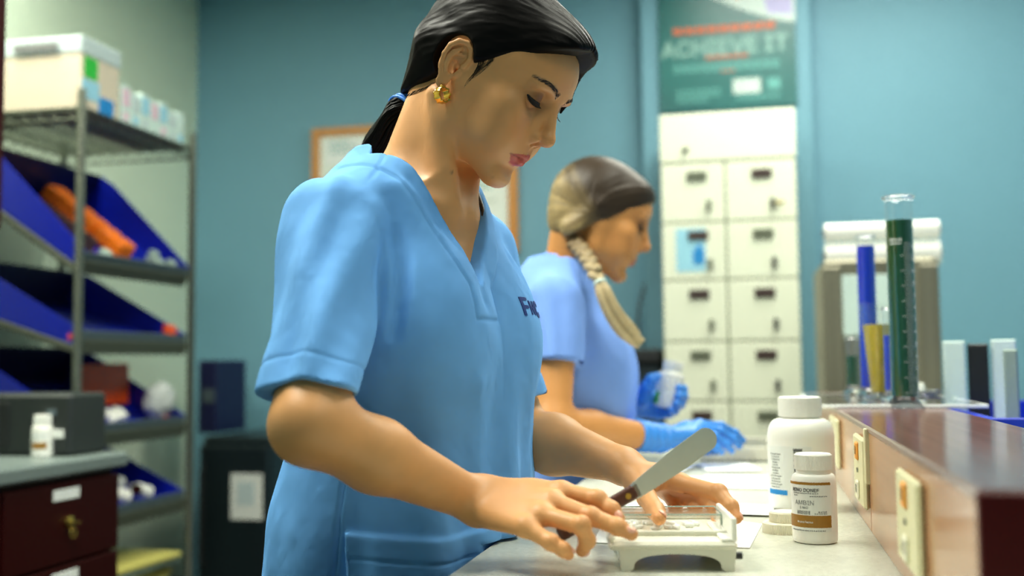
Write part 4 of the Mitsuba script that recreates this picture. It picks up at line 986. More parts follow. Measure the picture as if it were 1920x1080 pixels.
def build_woman():
    k = thing('person', 'woman in light blue scrubs with a black ponytail, in front, sorting pills with a spatula', 'person')
    parts = []
    hc = HF.world(np.float32([[-8.5, -11, -10], [8.5, 12.5, 13.5], [-8.5, 12, 13], [8.5, -11, -10], [8, 12, -10], [-8, -11, 13], [-8, 12, -10]]) * .01)
    lo, hi = lo_hi(hc, .005); lo[2] = BF.o[2] - .01
    parts.append(sdf_mesh(woman_skin, lo, hi, .0017))
    pts = np.array([BF.world([x, y, z]) for x in (-.17, .17) for y in (-.13, .17) for z in (-.25, 0)])
    l2, h2 = lo_hi(pts, .02); h2[2] = lo[2] + .0017 * 2
    parts.append(sdf_mesh(lambda p: woman_skin(p, False), l2, h2, .004))
    for i in (0, 1):
        a = sh[i] + (el[i] - sh[i]) * .5
        cut = wr[i] + (wr[i] - el[i]) * -.1
        f = lambda p: arm_sdf(p, i)
        l3, h3 = lo_hi([a, el[i], wr[i]], .055); parts.append(None)
        v, fc, n = sdf_mesh(f, l3, h3, .0028)
        u = N(wr[i] - el[i]); keep = ((v - wr[i]) @ u) < -.010; keep &= ((v - a) @ N(el[i] - a)) > -.02
        parts[-1] = (v, fc[keep[fc].all(1)], n)
        J = (HR, HL)[i]; l4, h4 = lo_hi(np.vstack([J[x] for x in ('index', 'middle', 'ring', 'pinky', 'thumb')] + [[wr[i] - u * .02]]), .022)
        v, fc, n = sdf_mesh(f, l4, h4, .0013)
        keep = ((v - wr[i]) @ u) > -.0135; parts.append((v, fc[keep[fc].all(1)], n))
    cols = []
    for v, f, n in parts:
        h = HF.local(v) * 100
        c = head_colour(h, SKIN, LIP)
        far = (h[:, 2] < -10.5) | (np.abs(h[:, 0]) > 12) | (h[:, 1] > 13)
        c[far] = np.float32(SKIN) * (.94 + .12 * meshkit.fbm(v[far] * 60, 3, 4))[:, None]
        for J in (HR, HL):                              # redder knuckles and finger tips
            for q in ('index', 'middle', 'ring', 'pinky', 'thumb'):
                for jj, wgt in ((1, .25), (3, .35)):
                    w = np.exp(-((v - J[q][jj]) ** 2).sum(1) / .010 ** 2)[:, None] * wgt
                    c = c * (1 - w) + np.float32(SKIN) * (1.05, .74, .66) * w
        for mole in (at(845, 320, 1.20), at(925, 325, 1.20)):
            dd = v - mole; dd = dd - np.outer(dd @ FWD, FWD)
            w = np.exp(-((dd ** 2).sum(1) / .0013 ** 2) ** 2)[:, None] * (np.abs((v - mole) @ FWD) < .06)[:, None]
            c = c * (1 - .8 * w) + np.float32((.06, .03, .02)) * .8 * w
        cols.append(c.astype(np.float32))
    add('body', None, None, k, shape=skin_shape(parts, 'mat_skin', cols))
    for f, J, n in (('middle', HR, HR['n'] + .5 * UP), ('index', HR, HR['n']), ('thumb', HL, -FH + .35 * RH + .3 * UP), ('index', HL, RH + .3 * UP), ('ring', HR, RH * .8 - .3 * FH), ('pinky', HR, RH * .3 + UP * .6)):
        add('fingernail', nail(J, f, n, .0125 if f == 'thumb' else .0105, .0105 if f == 'thumb' else .0085), 'mat_nail', k, True)
    # eyes, looking down
    for s in (-1, 1):
        e = trimesh.creation.icosphere(4, 1.25); g = N([s * -.05, .80, -.60]); dt = e.vertices @ g / 1.25
        c = np.where((dt > .93)[:, None], (.008, .007, .006), np.where((dt > .855)[:, None], (.035, .016, .008), (.55, .50, .46)))
        e.vertices = HF.world((e.vertices + (s * EYE_C[0], EYE_C[1], EYE_C[2])) * .01)
        add('eye', None, None, k, shape={**mikit.ply(e, 'mat_eye', True, color=c)})
        ls = []
        for t in np.linspace(-.95, .985, 44):
            x = t * 1.45; w = math.sqrt(max(1 - min(abs(x) / 1.6, 1) ** 2, 0)); a = math.radians(-37 + 21 * w); r = math.sqrt(1.46 ** 2 - x * x)
            b = np.array([x * s, r * math.cos(a), r * math.sin(a)]); L = .80 + .5 * max(0, t)
            dr_ = N([s * (.25 * t + .12), .75, -.62]); p0 = b - dr_ * .05
            ls.append(tube([p0, p0 + dr_ * L * .4, p0 + dr_ * L * .75 + (0, .02, .06), p0 + dr_ * L + (0, .03, .17)], [.05, .042, .03, .01], 5))
        line = [(s * t * 1.45, math.sqrt(1.46 ** 2 - (t * 1.45) ** 2) * math.cos(math.radians(-37 + 21 * math.sqrt(1 - min(abs(t * 1.45) / 1.6, 1) ** 2))), math.sqrt(1.46 ** 2 - (t * 1.45) ** 2) * math.sin(math.radians(-37 + 21 * math.sqrt(1 - min(abs(t * 1.45) / 1.6, 1) ** 2)))) for t in np.linspace(-.97, .99, 20)]
        ls.append(tube(line, [.05] + [.14] * 18 + [.09], 6))
        m = cat(*ls); m.apply_translation([s * EYE_C[0], EYE_C[1], EYE_C[2]]); m.apply_scale(.01)
        add('eyelashes', HF.place(m), 'mat_lash', k, True, kind='stuff')
        bs = []
        r_ = np.random.default_rng(3)
        for j in range(90):
            u = r_.random() ** .9; x = 1.5 + 3.8 * u; z = 4.05 + .75 * math.sin(u * 2.2) - .15 * u + (r_.random() - .5) * .6 * (1.25 - .9 * u)
            bs.append((x, z, u))
        q = np.float32([(s * x, 11.0, z) for x, z, u in bs])
        for _ in range(30): q[:, 1] -= np.clip(head_sdf(q, False), -.5, .5) * .8
        hs = []
        for (x, z, u), b in zip(bs, q):
            dd = N([s * (.75 + .25 * u), -.25, .55 - 1.0 * u]); hs.append(tube([b - dd * .2, b + (0, .07, 0), b + dd * .36 + (0, .03, 0)], [.018, .028, .010], 4))
        m = cat(*hs); m.apply_scale(.01)
        add('eyebrow', HF.place(m), 'mat_brow', k, True, kind='stuff')
    return k
mat('nail', srgb(228, 170, 145), .18, .5, coat=.4)
scene['mat_eye'] = {'type': 'twosided', 'b': {'type': 'principled', 'base_color': VC, 'roughness': .08, 'specular': .6}}
mat('brow', (.028, .016, .011), .6)
mat('lash', (.006, .005, .005), .5)
scene['mat_hair'] = {'type': 'twosided', 'b': {'type': 'principled', 'base_color': col(.0032, .0026, .0024), 'roughness': .42, 'specular': .08}}
K1 = build_woman()
# ---- her scrubs
def fold_field(q, p):
    """Creases and drapes of the cloth, in metres outwards."""
    x, y, z = q[:, 0], q[:, 1], q[:, 2]
    th = np.arctan2(x, y)
    amt = np.clip((-.20 - z) / .25, 0, 1) * np.clip((y + .06) / .08, 0, 1)
    d = amt * .0065 * np.sin(th * 7.0 + 1.2 * np.sin(z * 9) + .7) + amt * .0036 * np.sin(th * 13 + z * 6 + 2)
    d += .0035 * (meshkit.fbm(np.stack([th * 2.2, z * 5, z * 0], 1), 3, 11) - .5)
    d += .0050 * (meshkit.fbm(q * (16, 16, 9), 3, 21).astype(np.float32) - .5)
    w = q @ np.float32([[.8, .35, .0], [.3, -.8, .25], [-.55, .4, .75]]).T
    rid = 1 - np.abs(2 * meshkit.noise(w * (26, 22, 7) + 1.5 * meshkit.noise(q * 9, 5)[:, None], 33) - 1)
    d += .0022 * np.clip((-.24 - z) / .1, 0, 1) * np.clip(rid - .45, 0, 1).astype(np.float32) ** 2 * 3 * meshkit.noise(q * 7, 41).astype(np.float32)
    return d
def line_ridge(q, a, b, w):
    e = cone(q, a, b, 0, 0); return np.exp(-(e / w) ** 2)
HEM = [.86, .78]
VB = -.148
def v_width(z): return .080 * np.clip((z - VB) / -VB, 0, 1.6) ** .85
def v_dist(q):
    """Distance outside the neck opening, negative inside it."""
    x, y, z = q[:, 0], q[:, 1], q[:, 2]
    s = np.abs(x + .034 * np.clip(-z / .148, 0, 1) ** 1.5) - v_width(z)
    s = np.maximum(s * .85, (VB - z) * .7)
    s = np.maximum(s, -(y + .005))
    c = np.sqrt(x * x + (y + .012) ** 2 * .9) - .066
    c = np.maximum(c, -.022 - z)
    return smin(s, c, .02)
def sleeve(p, i):
    a, b = sh[i], sh[i] + (el[i] - sh[i]) * HEM[i]; u = N(b - a)
    L = np.linalg.norm(b - a)
    t = (p - a) @ np.float32(u)
    d = cone(p, a + u * .005, b + u * .03, .054, .0465 if i == 0 else .051)
    q = p - a - t[:, None] * np.float32(u); ang = np.arctan2(q @ np.float32(UP), q @ np.float32(RH)) 
    d -= .0035 * np.sin(ang * 3 + t * 22) * np.clip(t / .12, 0, 1) + .003 * np.sin(ang * 5 - t * 34 + 1)
    d -= .0022 * (np.abs(t - (L - .030)) < .030) * 0
    hem = (p - b) @ np.float32(N(u * .42 - UP * .8)) - .004 * np.sin(ang * 2 + 1)
    d = d + .0011 * np.exp(-((hem + .027) / .0017) ** 2)
    d = smax(d, hem, .004)
    inner = cone(p, a + u * .13, b + u * .06, .028, .0415)
    return smax(d, -inner, .003)
def surf(pts, base):
    P = np.float32(pts)
    for _ in range(30):
        P = P + np.clip(base(P), -.01, .02)[:, None] * np.float32(FWD) * .8
    return P
def near_side(p):
    q = BF.local(p)
    return smin(torso_sdf(q, .006), sleeve(p, 0), .01)
CREASE = surf([at(a, b, .95) for a, b in ((672, 340), (700, 400), (716, 470), (718, 550), (706, 640))], near_side)
def counter_block(p):
    """The room that the work counter takes up."""
    return np.maximum(XE - .003 - p[:, 0], p[:, 2] - ZC - .003)
def scrubs_sdf(p):
    q = BF.local(p)
    d = torso_sdf(q, .006, ztop=.016)
    d = smin(d, ell(q, (.012, .044, -.40), (.130, .074, .23)), .06)
    for i in (0, 1):
        d = smin(d, cone(p, BF.world([0, -.014, -.046]), sh[i], .049, .050), .03)
    f = fold_field(q, p)
    d -= f
    # long creases from the shoulder towards the chest
    for a, b, w, hgt in (((-.125, .055, -.055), (-.100, .090, -.20), .016, -.0045), ((-.10, .05, -.04), (-.07, .10, -.15), .012, .004), ((-.085, .05, -.035), (-.035, .115, -.17), .010, -.003), ((.10, .06, -.05), (.075, .10, -.16), .010, -.005),
                         ((-.06, .14, -.26), (-.055, .135, -.52), .014, .006), ((-.02, .145, -.24), (.00, .14, -.50), .012, -.005), ((.04, .145, -.26), (.05, .14, -.5), .012, .004), ((-.14, .03, -.26), (-.165, .04, -.45), .014, -.006)):
        d -= hgt * line_ridge(q, a, b, w)
    front = q[:, 1] > -.02
    vd = v_dist(q)
    band = (vd < .026) & (q[:, 2] > VB - .045)
    gr = lambda x, w: np.exp(-(x / w) ** 2)
    on = np.clip((q[:, 2] - VB + .045) / .006, 0, 1)
    d = d - .0018 * on / (1 + np.exp(np.clip((vd - .026) / .0009, -30, 30))) + .0010 * gr(vd - .0275, .0016) * on
    # crossing lower end of the band
    seam = cone(q, (-.032, .12, VB), (.006, .13, VB - .055), 0, 0); d = d + .0016 * gr(seam, .0016) * front
    # shoulder seam and side seam
    yoke = np.abs(q[:, 1] - .030 + .25 * (q[:, 2] + .05)); d = d + .0014 * gr(yoke, .0018) * np.clip((q[:, 2] + .10) / .02, 0, 1) * np.clip((.14 - np.abs(q[:, 0])) / .02, 0, 1)
    side = np.abs(q[:, 1] - .012 - .10 * (q[:, 2] + .40)); d = d + .0018 * gr(side, .0018) * (q[:, 0] < -.08) * np.clip((-.22 - q[:, 2]) / .03, 0, 1)
    # pocket
    sag = -.405 - .012 * (1 - ((q[:, 0] + .085) / .085) ** 2)
    inpo = (q[:, 0] > -.165) & (q[:, 0] < -.012) & (q[:, 1] > .035) & (q[:, 2] < sag)
    st = lambda x, w: 1 / (1 + np.exp(np.clip(x / w, -30, 30)))
    po = st(-(q[:, 0] + .165), .0010) * st(q[:, 0] + .012, .0010) * st(q[:, 2] - sag, .0010) * (q[:, 1] > .02)
    d = d - .0050 * po + .0014 * gr(q[:, 2] - sag + .026, .0015) * po
    for i in (0, 1):
        s = sleeve(p, i) - f * .7; d = smin(d, s, .008 if i == 0 else .015)
    # the deep crease between sleeve and chest
    e = chain(p, CREASE, [0, 0, 0, 0, 0], .001)
    d += .0125 * np.exp(-(e / .008) ** 2) * np.clip((BF.o[2] - .075 - p[:, 2]) / .05, .15, 1) * np.clip((p[:, 2] - BF.o[2] + .235) / .11, 0, 1)
    d = smax(d, -vd, .003)
    d = smax(d, -counter_block(p), .004)
    return smax(d, -.70 - q[:, 2], .004)
def build_scrubs():
    pts = np.array([BF.world([x, y, z]) for x in (-.21, .21) for y in (-.17, .18) for z in (-.71, .04)] + [sh[i] + (el[i] - sh[i]) * .95 for i in (0, 1)])
    lo, hi = lo_hi(pts, .045); hi[2] = BF.o[2] + .06
    v, f, n = sdf_mesh(scrubs_sdf, lo, hi, .0024, project=1)
    c = np.float32(SCRUB) * (.94 + .12 * meshkit.fbm(v * 35, 3, 8))[:, None]
    add('scrub_top', None, None, K1, shape=skin_shape([(v, f, n)], 'mat_cloth', [c.astype(np.float32)]), label='light blue V-neck scrub top with short sleeves')
SCRUB = srgb(104, 164, 226)
build_scrubs()
# embroidered letters on the far side of the chest: set on the cloth where it lies
def on_cloth(mesh, origin, x, y, z, sdf, lift):
    """Lays a flat mesh (x, y, z out) on a surface by sliding its points along -z."""
    m = mesh
    for _ in range(2): m = m.subdivide()
    v = m.vertices; P = (np.asarray(origin) + np.outer(v[:, 0], x) + np.outer(v[:, 1], y) + np.outer(np.zeros(len(v)), z)).astype(np.float32)
    for _ in range(25): P = P - np.clip(sdf(P), -.02, .02)[:, None] * np.float32(z) * .8
    m.vertices = P + np.outer(v[:, 2] + lift, z); return m
lz = N(BF.R[:, 1] * .85 + BF.R[:, 0] * .5); lx = N(np.cross(UP, lz)); ly = np.cross(lz, lx)
lo_ = BF.world([.098, .16, -.168])
lg = cat(moved(text('F', .021, .0008, True), (-.016, 0, 0)), moved(text('N', .016, .0008, True), (.001, -.001, 0)), moved(text('C', .019, .0008, True), (.019, -.002, 0)))
add('embroidery', on_cloth(lg, lo_, lx, ly, lz, scrubs_sdf, .0004), 'mat_embroidery', scene and K1 + '__scrub_top', 30, label='dark blue embroidered letters')
mat('embroidery', srgb(20, 50, 120), .6)
# trousers and shoes below
def trousers_sdf(p):
    q = BF.local(p); z0 = BF.o[2]
    hip = -.64
    d = ell(q, (0, -.03, -.60), (.165, .125, .16))
    for s in (-1, 1):
        d = smin(d, chain(q, [(s * .085, -.03, -.66), (s * .09, -.015, -.96), (s * .10, -.035, .11 - z0)], [.092, .068, .062], .03), .04)
    d -= .004 * (meshkit.fbm(q * (14, 14, 5), 3, 31) - .5)
    d = smax(d, -counter_block(p), .004)
    return smax(d, .07 + .0 - p[:, 2], .01)
pts = np.array([BF.world([x, y, z]) for x in (-.2, .2) for y in (-.18, .14) for z in (-.44, .05 - BF.o[2])])
l, h = lo_hi(pts, .01)
add('trousers', None, None, K1, shape=skin_shape([sdf_mesh(trousers_sdf, l, h, .006)], 'mat_trousers'), label='dark blue trousers')
mat('trousers', srgb(22, 34, 60), .8)
for s in (-1, 1):
    def shoe(p):
        q = BF.local(p); q[:, 2] = p[:, 2]
        d = smin(ell(q, (s * .10, .05, .045), (.045, .125, .045)), ell(q, (s * .10, -.04, .06), (.042, .055, .06)), .03)
        return smax(d, .003 - q[:, 2], .006)
    pts = np.array([BF.world([s * .10 + x, y, 0]) for x in (-.06, .06) for y in (-.12, .2)]); l, h = lo_hi(pts, .02); l[2], h[2] = -.02, .14
    add('shoe', None, None, K1, shape=skin_shape([sdf_mesh(shoe, l, h, .005)], 'mat_white_plastic'), label='white shoe')

# ---- her hair
TIE = np.float32([0, -7.4, -6.7])
HAX = np.float32(N([0, .78, .62]))
def strands(q, seed=0, amp=1.0):
    """Fine grooves that run from the hairline to the tie."""
    r = q - TIE; b = r @ HAX; pr = r - b[:, None] * HAX
    e2 = np.cross(HAX, [1, 0, 0]).astype(np.float32)
    a = np.arctan2(pr @ e2, pr[:, 0])
    s = np.stack([np.cos(a), np.sin(a), b * .012], 1)
    return amp * (.15 * (meshkit.noise(s * 11, 1 + seed) - .5) + .11 * (meshkit.noise(s * 27, 2 + seed) - .5) + .06 * (meshkit.noise(s * 70, 3 + seed) - .5)).astype(np.float32)
def hair_sdf(q):
    m = q.copy(); m[:, 0] = np.abs(q[:, 0]); y, z = q[:, 1], q[:, 2]
    d = ell(q, (0, -.75, 4.5), (7.95, 9.95, 9.0))
    d = smin(d, ell(q, (0, 5.1, 7.5), (6.3, 6.0, 4.8)), 1.6)           # swept-back volume over the forehead
    d = smin(d, cone(m, (3.6, -5.2, 1.0), (.6, -7.2, -6.2), 3.9, 1.25), 1.6)
    d = smin(d, cone(m, (5.6, -2.6, 2.2), (.8, -7.1, -6.4), 2.2, 1.1), 1.4)
    d = smin(d, ell(q, TIE, (1.25, 1.25, 1.25)), .8)
    d -= strands(q)
    # hairline: in front of the ear upwards to the forehead, behind the ear down to the nape
    line = (z - 2.0) - .93 * (y - 1.1) - .035 * np.clip(5 - m[:, 0], 0, 5) ** 2 * 0
    frontcut = -line * .73
    frontcut = np.where(m[:, 0] < 5.4, frontcut + .020 * (5.4 - m[:, 0]) ** 2, frontcut)
    cut = smax(frontcut, -99 * np.ones_like(z), .5)
    side = ((-1.2 - 1.05 * (y + 1.8)) * -1 + z * -1)                   # z below this slanted line behind the ear
    low = (-1.9 + .85 * (y + 1.4)) - z
    cut = np.maximum(frontcut, np.where(y < 1.2, np.minimum(low * .72, 9), -9))
    ear = ell(m, (7.6, -1.3, .9), (2.6, 2.3, 3.1))
    d = smax(d, cut, .9)
    d = smax(d, -ear, .35)
    far = cone(q, (5.0, 6.0, 8.0), (6.3, 7.2, 4.2), 1.5, .5)           # a lock that falls on the far side of the forehead
    far = smin(far, cone(q, (6.3, 7.2, 4.2), (6.5, 7.3, 2.6), .5, .12), .3) - strands(q, 5, .6)
    return smin(d, far, .8)
def build_hair():
    v, f, n = sdf_mesh(lambda q: hair_sdf(q), (-9.8, -12, -10), (9.8, 12, 15.5), .16, pad=1.2)
    hw = HF.world(v * .01); hn = n @ HF.R.T
    kh = add('hair', None, None, K1, shape=skin_shape([(hw, f, hn)], 'mat_hair'), label='black hair pulled back into a low ponytail')
    tie = HF.world(TIE[None] * .01)[0]
    tail = np.array([tie, at(748, 204, 1.295), at(726, 240, 1.315), at(700, 280, 1.34), at(690, 325, 1.36), at(684, 375, 1.37), at(682, 410, 1.37)])
    tp = spline(tail, 30)
    locks = []
    r_ = np.random.default_rng(12)
    ax = np.gradient(tp, axis=0); ax /= np.linalg.norm(ax, axis=1, keepdims=True)
    e1 = np.cross(ax, UP); e1 /= np.linalg.norm(e1, axis=1, keepdims=True); e2 = np.cross(ax, e1)
    t = np.linspace(0, 1, 30)
    rad = np.interp(t, [0, .08, .3, .6, .85, 1], [.0105, .0125, .0150, .0155, .012, .004])
    for j in range(150):
        a, rr = r_.random() * 6.28, math.sqrt(r_.random())
        wob = .12 * np.sin(t * 5 + r_.random() * 6)
        c = tp + (rad * rr)[:, None] * (np.cos(a + wob)[:, None] * e1 + np.sin(a + wob)[:, None] * e2)
        n_ = int(22 + 8 * r_.random())
        locks.append(tube(c[:n_], np.interp(np.arange(n_), [0, n_ * .7, n_ - 1], [.0024, .0026, .0004]), 5))
    core = tube(tp[:28], rad[:28] * .9, 12)
    add('ponytail', cat(core, *locks), 'mat_hair', K1, True, label='black ponytail hanging behind the shoulder')
    u = N(tp[2] - tp[0]); pr = tie + u * .013
    a = np.linspace(0, 2 * np.pi, 25)
    x_, y_ = e1[0], e2[0]
    bands = [tube([pr + u * dz + (.0142 + .0010 * math.sin(3 * q + dz * 900)) * (math.cos(q) * x_ + math.sin(q) * y_) for q in a], .0022, 6) for dz in (-.004, -.001, .002, .005)]
    add('hair_tie', cat(*bands), 'mat_tie', K1, True, label='light blue hair tie')
    skin_h = lambda q: woman_skin(HF.world(q * .01), False) * 100
    # loose hairs in front of the ear and at the nape
    ws = []
    for j in range(60):
        w_ = r_.random(); e_ = 1.0 + 2.6 * r_.random() ** 1.5
        q = np.float32([[-6.9, 1.3 + 1.5 * w_, 2.5 + 1.3 * w_], [-6.95, 1.5 + 1.2 * w_, 2.5 + 1.3 * w_ - e_ * .4], [-6.85, 1.5 + .75 * w_, 2.5 + 1.2 * w_ - e_ * .75], [-6.75, 1.4 + .4 * w_, 2.4 + 1.0 * w_ - e_]])
        for _ in range(20): q[:, 0] += np.clip(head_sdf(q, False), -.5, .5) * .8
        q[:, 0] -= .015 + .03 * r_.random(); ws.append(tube(HF.world(spline(q, 9) * .01), np.linspace(.00016, .00003, 9), 4))
    for j in range(70):
        y_ = -6.6 + 4.6 * r_.random(); b = np.float32([-5.4 - .12 * (y_ + 2) ** 2 * -.25, y_, -1.9 + .85 * (y_ + 1.4) + .6]); L_ = .5 + 1.3 * r_.random(); q = np.array([b, b + (0, -.25 * L_, -.55 * L_), b + (.0, -.7 * L_, -.9 * L_)], np.float32)
        for _ in range(20): q[:, 0] += np.clip(skin_h(q), -.5, .5) * .8
        q[:, 0] -= .04
        ws.append(tube(HF.world(spline(q, 8) * .01), np.linspace(.00016, .00004, 8), 4))
    add('loose_hairs', cat(*ws), 'mat_hair', K1 + '__hair', True, kind='stuff')
mat('tie', srgb(70, 140, 235), .5)
build_hair()
# ---- earring and neck cord
E0 = HF.world(np.float32([[-7.55, -.45, -2.35]]) * .01)[0]
ke = thing('earring', 'wide gold hoop earring in the ear of the woman in front', 'earring')
g = []
ring = lathe([(.0072, -.0042), (.0092, -.0046), (.0098, -.002), (.0095, 0), (.0098, .002), (.0092, .0046), (.0072, .0042), (.0070, 0), (.0072, -.0042)], 40)
v = ring.vertices; a = np.arctan2(v[:, 1], v[:, 0]); v[:, 2] *= 1 + .18 * np.sin(a * 9); v[:, :2] *= (1 + .03 * np.sin(a * 9))[:, None]
ux = N(FH * .75 + RH * .65); uy = N(UP - ux * (UP @ ux)); uz = np.cross(ux, uy)
add('hoop', basis(ring, E0 + (0, 0, -.0075), ux, uy, uz), 'mat_gold', ke, 50)
add('post', basis(moved(trimesh.creation.icosphere(2, .0022)), E0 + (0, 0, .0012) - FH * .004, ux, uy, uz), 'mat_gold', ke, True)
def skin_out(P, lift, it=25):
    P = np.asarray(P, np.float32)
    for _ in range(it):
        g_ = grad(woman_skin, P, .002); P = P - (np.clip(woman_skin(P), -.02, .02) - lift)[:, None] * g_ * .7
    return P
cord = BF.world(np.float32([[.070, -.02, .015], [.066, .025, -.002], [.058, .055, -.03], [.045, .080, -.07], [.030, .10, -.11], [.022, .12, -.15]]))
cp = skin_out(spline(cord, 40), .003)
add('neck_cord', tube(cp, .0028, 8), 'mat_black_plastic', K1, True, label='black cord round the neck')

# ---------------------------------------------------------------- the spatula in her right hand
ks_ = thing('spatula', 'steel spatula with a dark wooden handle held by the woman in front', 'spatula')
S0, S1, S2 = at(1047, 1004, 1.022), at(1192, 920, 1.046), at(1340, 812, 1.075)
u = N(S1 - S0); w = N(np.cross(u, FWD)); n_ = np.cross(w, u)
L1 = float(np.linalg.norm(S1 - S0)); u2 = N(S2 - S1); L2 = float(np.linalg.norm(S2 - S1))
hb = rbox(L1, .0145, .0085, .0035, 16); hb.apply_translation([L1 / 2, 0, 0])
add('handle', basis(hb, S0, u, w, n_), 'mat_handle_wood', ks_, 40)
for x in (.14, .88):
    add('rivet', basis(moved(trimesh.creation.cylinder(.0030, .0100, sections=24), (L1 * x, 0, 0)), S0, u, w, n_), 'mat_brass', ks_, 30)
add('bolster', basis(box((L1 - .004, -.0072, -.0030), (L1 + .003, .0072, .0030), .001), S0, u, w, n_), 'mat_steel', ks_)
w2 = N(np.cross(u2, FWD)); n2 = np.cross(w2, u2)
out = [(0, -.0080), (L2 * .55, -.0118), (L2 - .012, -.0118)] + [(L2 - .012 + .012 * math.sin(t), -.0118 * math.cos(t)) for t in np.linspace(.1, math.pi - .1, 16)] + [(L2 - .012, .0118), (L2 * .55, .0118), (0, .0080)]
bl = trimesh.creation.extrude_polygon(sg.Polygon(out), .0012, engine='earcut'); bl.apply_translation([0, 0, -.0006])
add('blade', basis(bl, S1, u2, w2, n2), 'mat_blade_steel', ks_, 30)
# ---------------------------------------------------------------- the second woman
B2 = Frame(at(1066, 494, 2.07), facing(math.radians(11)))
H2 = Frame(at(1118, 414, 1.99) + .069 * facing(math.radians(3), math.radians(21))[:, 0], facing(math.radians(3), math.radians(21)))
sh2 = [B2.world([s, -.005, -.088]) for s in (-.160, .150)]
el2 = [at(1032, 797, 1.82), at(1085, 790, 2.28)]
wr2 = [at(1238, 822, 1.965), at(1186, 752, 2.17)]
SKIN2 = srgb(206, 142, 80)
HR2 = dict(wrist=wr2[0], index=[at(1312, 797, 2.03), at(1352, 800, 2.06), at(1378, 813, 2.07), at(1393, 826, 2.075)],
    middle=[at(1308, 803, 2.005), at(1350, 810, 2.03), at(1374, 824, 2.035), at(1386, 836, 2.04)],
    ring=[at(1303, 810, 1.985), at(1340, 820, 2.0), at(1362, 834, 2.005), at(1372, 845, 2.01)],
    pinky=[at(1297, 817, 1.97), at(1326, 829, 1.975), at(1344, 840, 1.98), at(1354, 848, 1.985)],
    thumb=[at(1270, 826, 2.02), at(1300, 838, 2.05), at(1325, 843, 2.07), at(1342, 846, 2.08)])
HR2['n'] = N(UP * .9 - FH * .3); HR2['side'] = N(FH)
HL2 = dict(wrist=wr2[1], index=[at(1240, 748, 2.185), at(1268, 738, 2.175), at(1280, 730, 2.145), at(1272, 727, 2.115)],
    middle=[at(1242, 758, 2.18), at(1270, 750, 2.165), at(1281, 744, 2.135), at(1272, 742, 2.105)],
    ring=[at(1240, 768, 2.175), at(1266, 763, 2.155), at(1276, 758, 2.13), at(1268, 757, 2.10)],
    pinky=[at(1234, 776, 2.165), at(1256, 775, 2.145), at(1265, 771, 2.12), at(1258, 769, 2.10)],
    thumb=[at(1205, 745, 2.135), at(1215, 724, 2.115), at(1222, 712, 2.11), at(1232, 706, 2.108)])
HL2['n'] = N(FH + .3 * UP); HL2['side'] = N(UP)
NK2 = B2.local(H2.world(np.float32([[0, -3.3, -3.4]]) * .01))[0]
def skin2(p):
    q = B2.local(p); h = H2.local(p) * 100
    d = torso_sdf(q, -.008, ztop=-.03)
    for i in (0, 1): d = smin(d, cone(p, B2.world([0, -.01, -.045]), sh2[i], .042, .040), .03)
    d = smin(d, cone(q, NK0, NK2, .048, .0455), .03)
    return smin(d, head_sdf(h, False, (-14, -32)) * .01, .012)
def arm2(p, i, s=1.0):
    mid = el2[i] + (wr2[i] - el2[i]) * .35
    d = cone(p, sh2[i], el2[i], .042 * s, .035 * s)
    d = smin(d, smin(cone(p, el2[i], mid, .034 * s, .033 * s), cone(p, mid, wr2[i], .033 * s, .0215 * s), .015), .018)
    return d
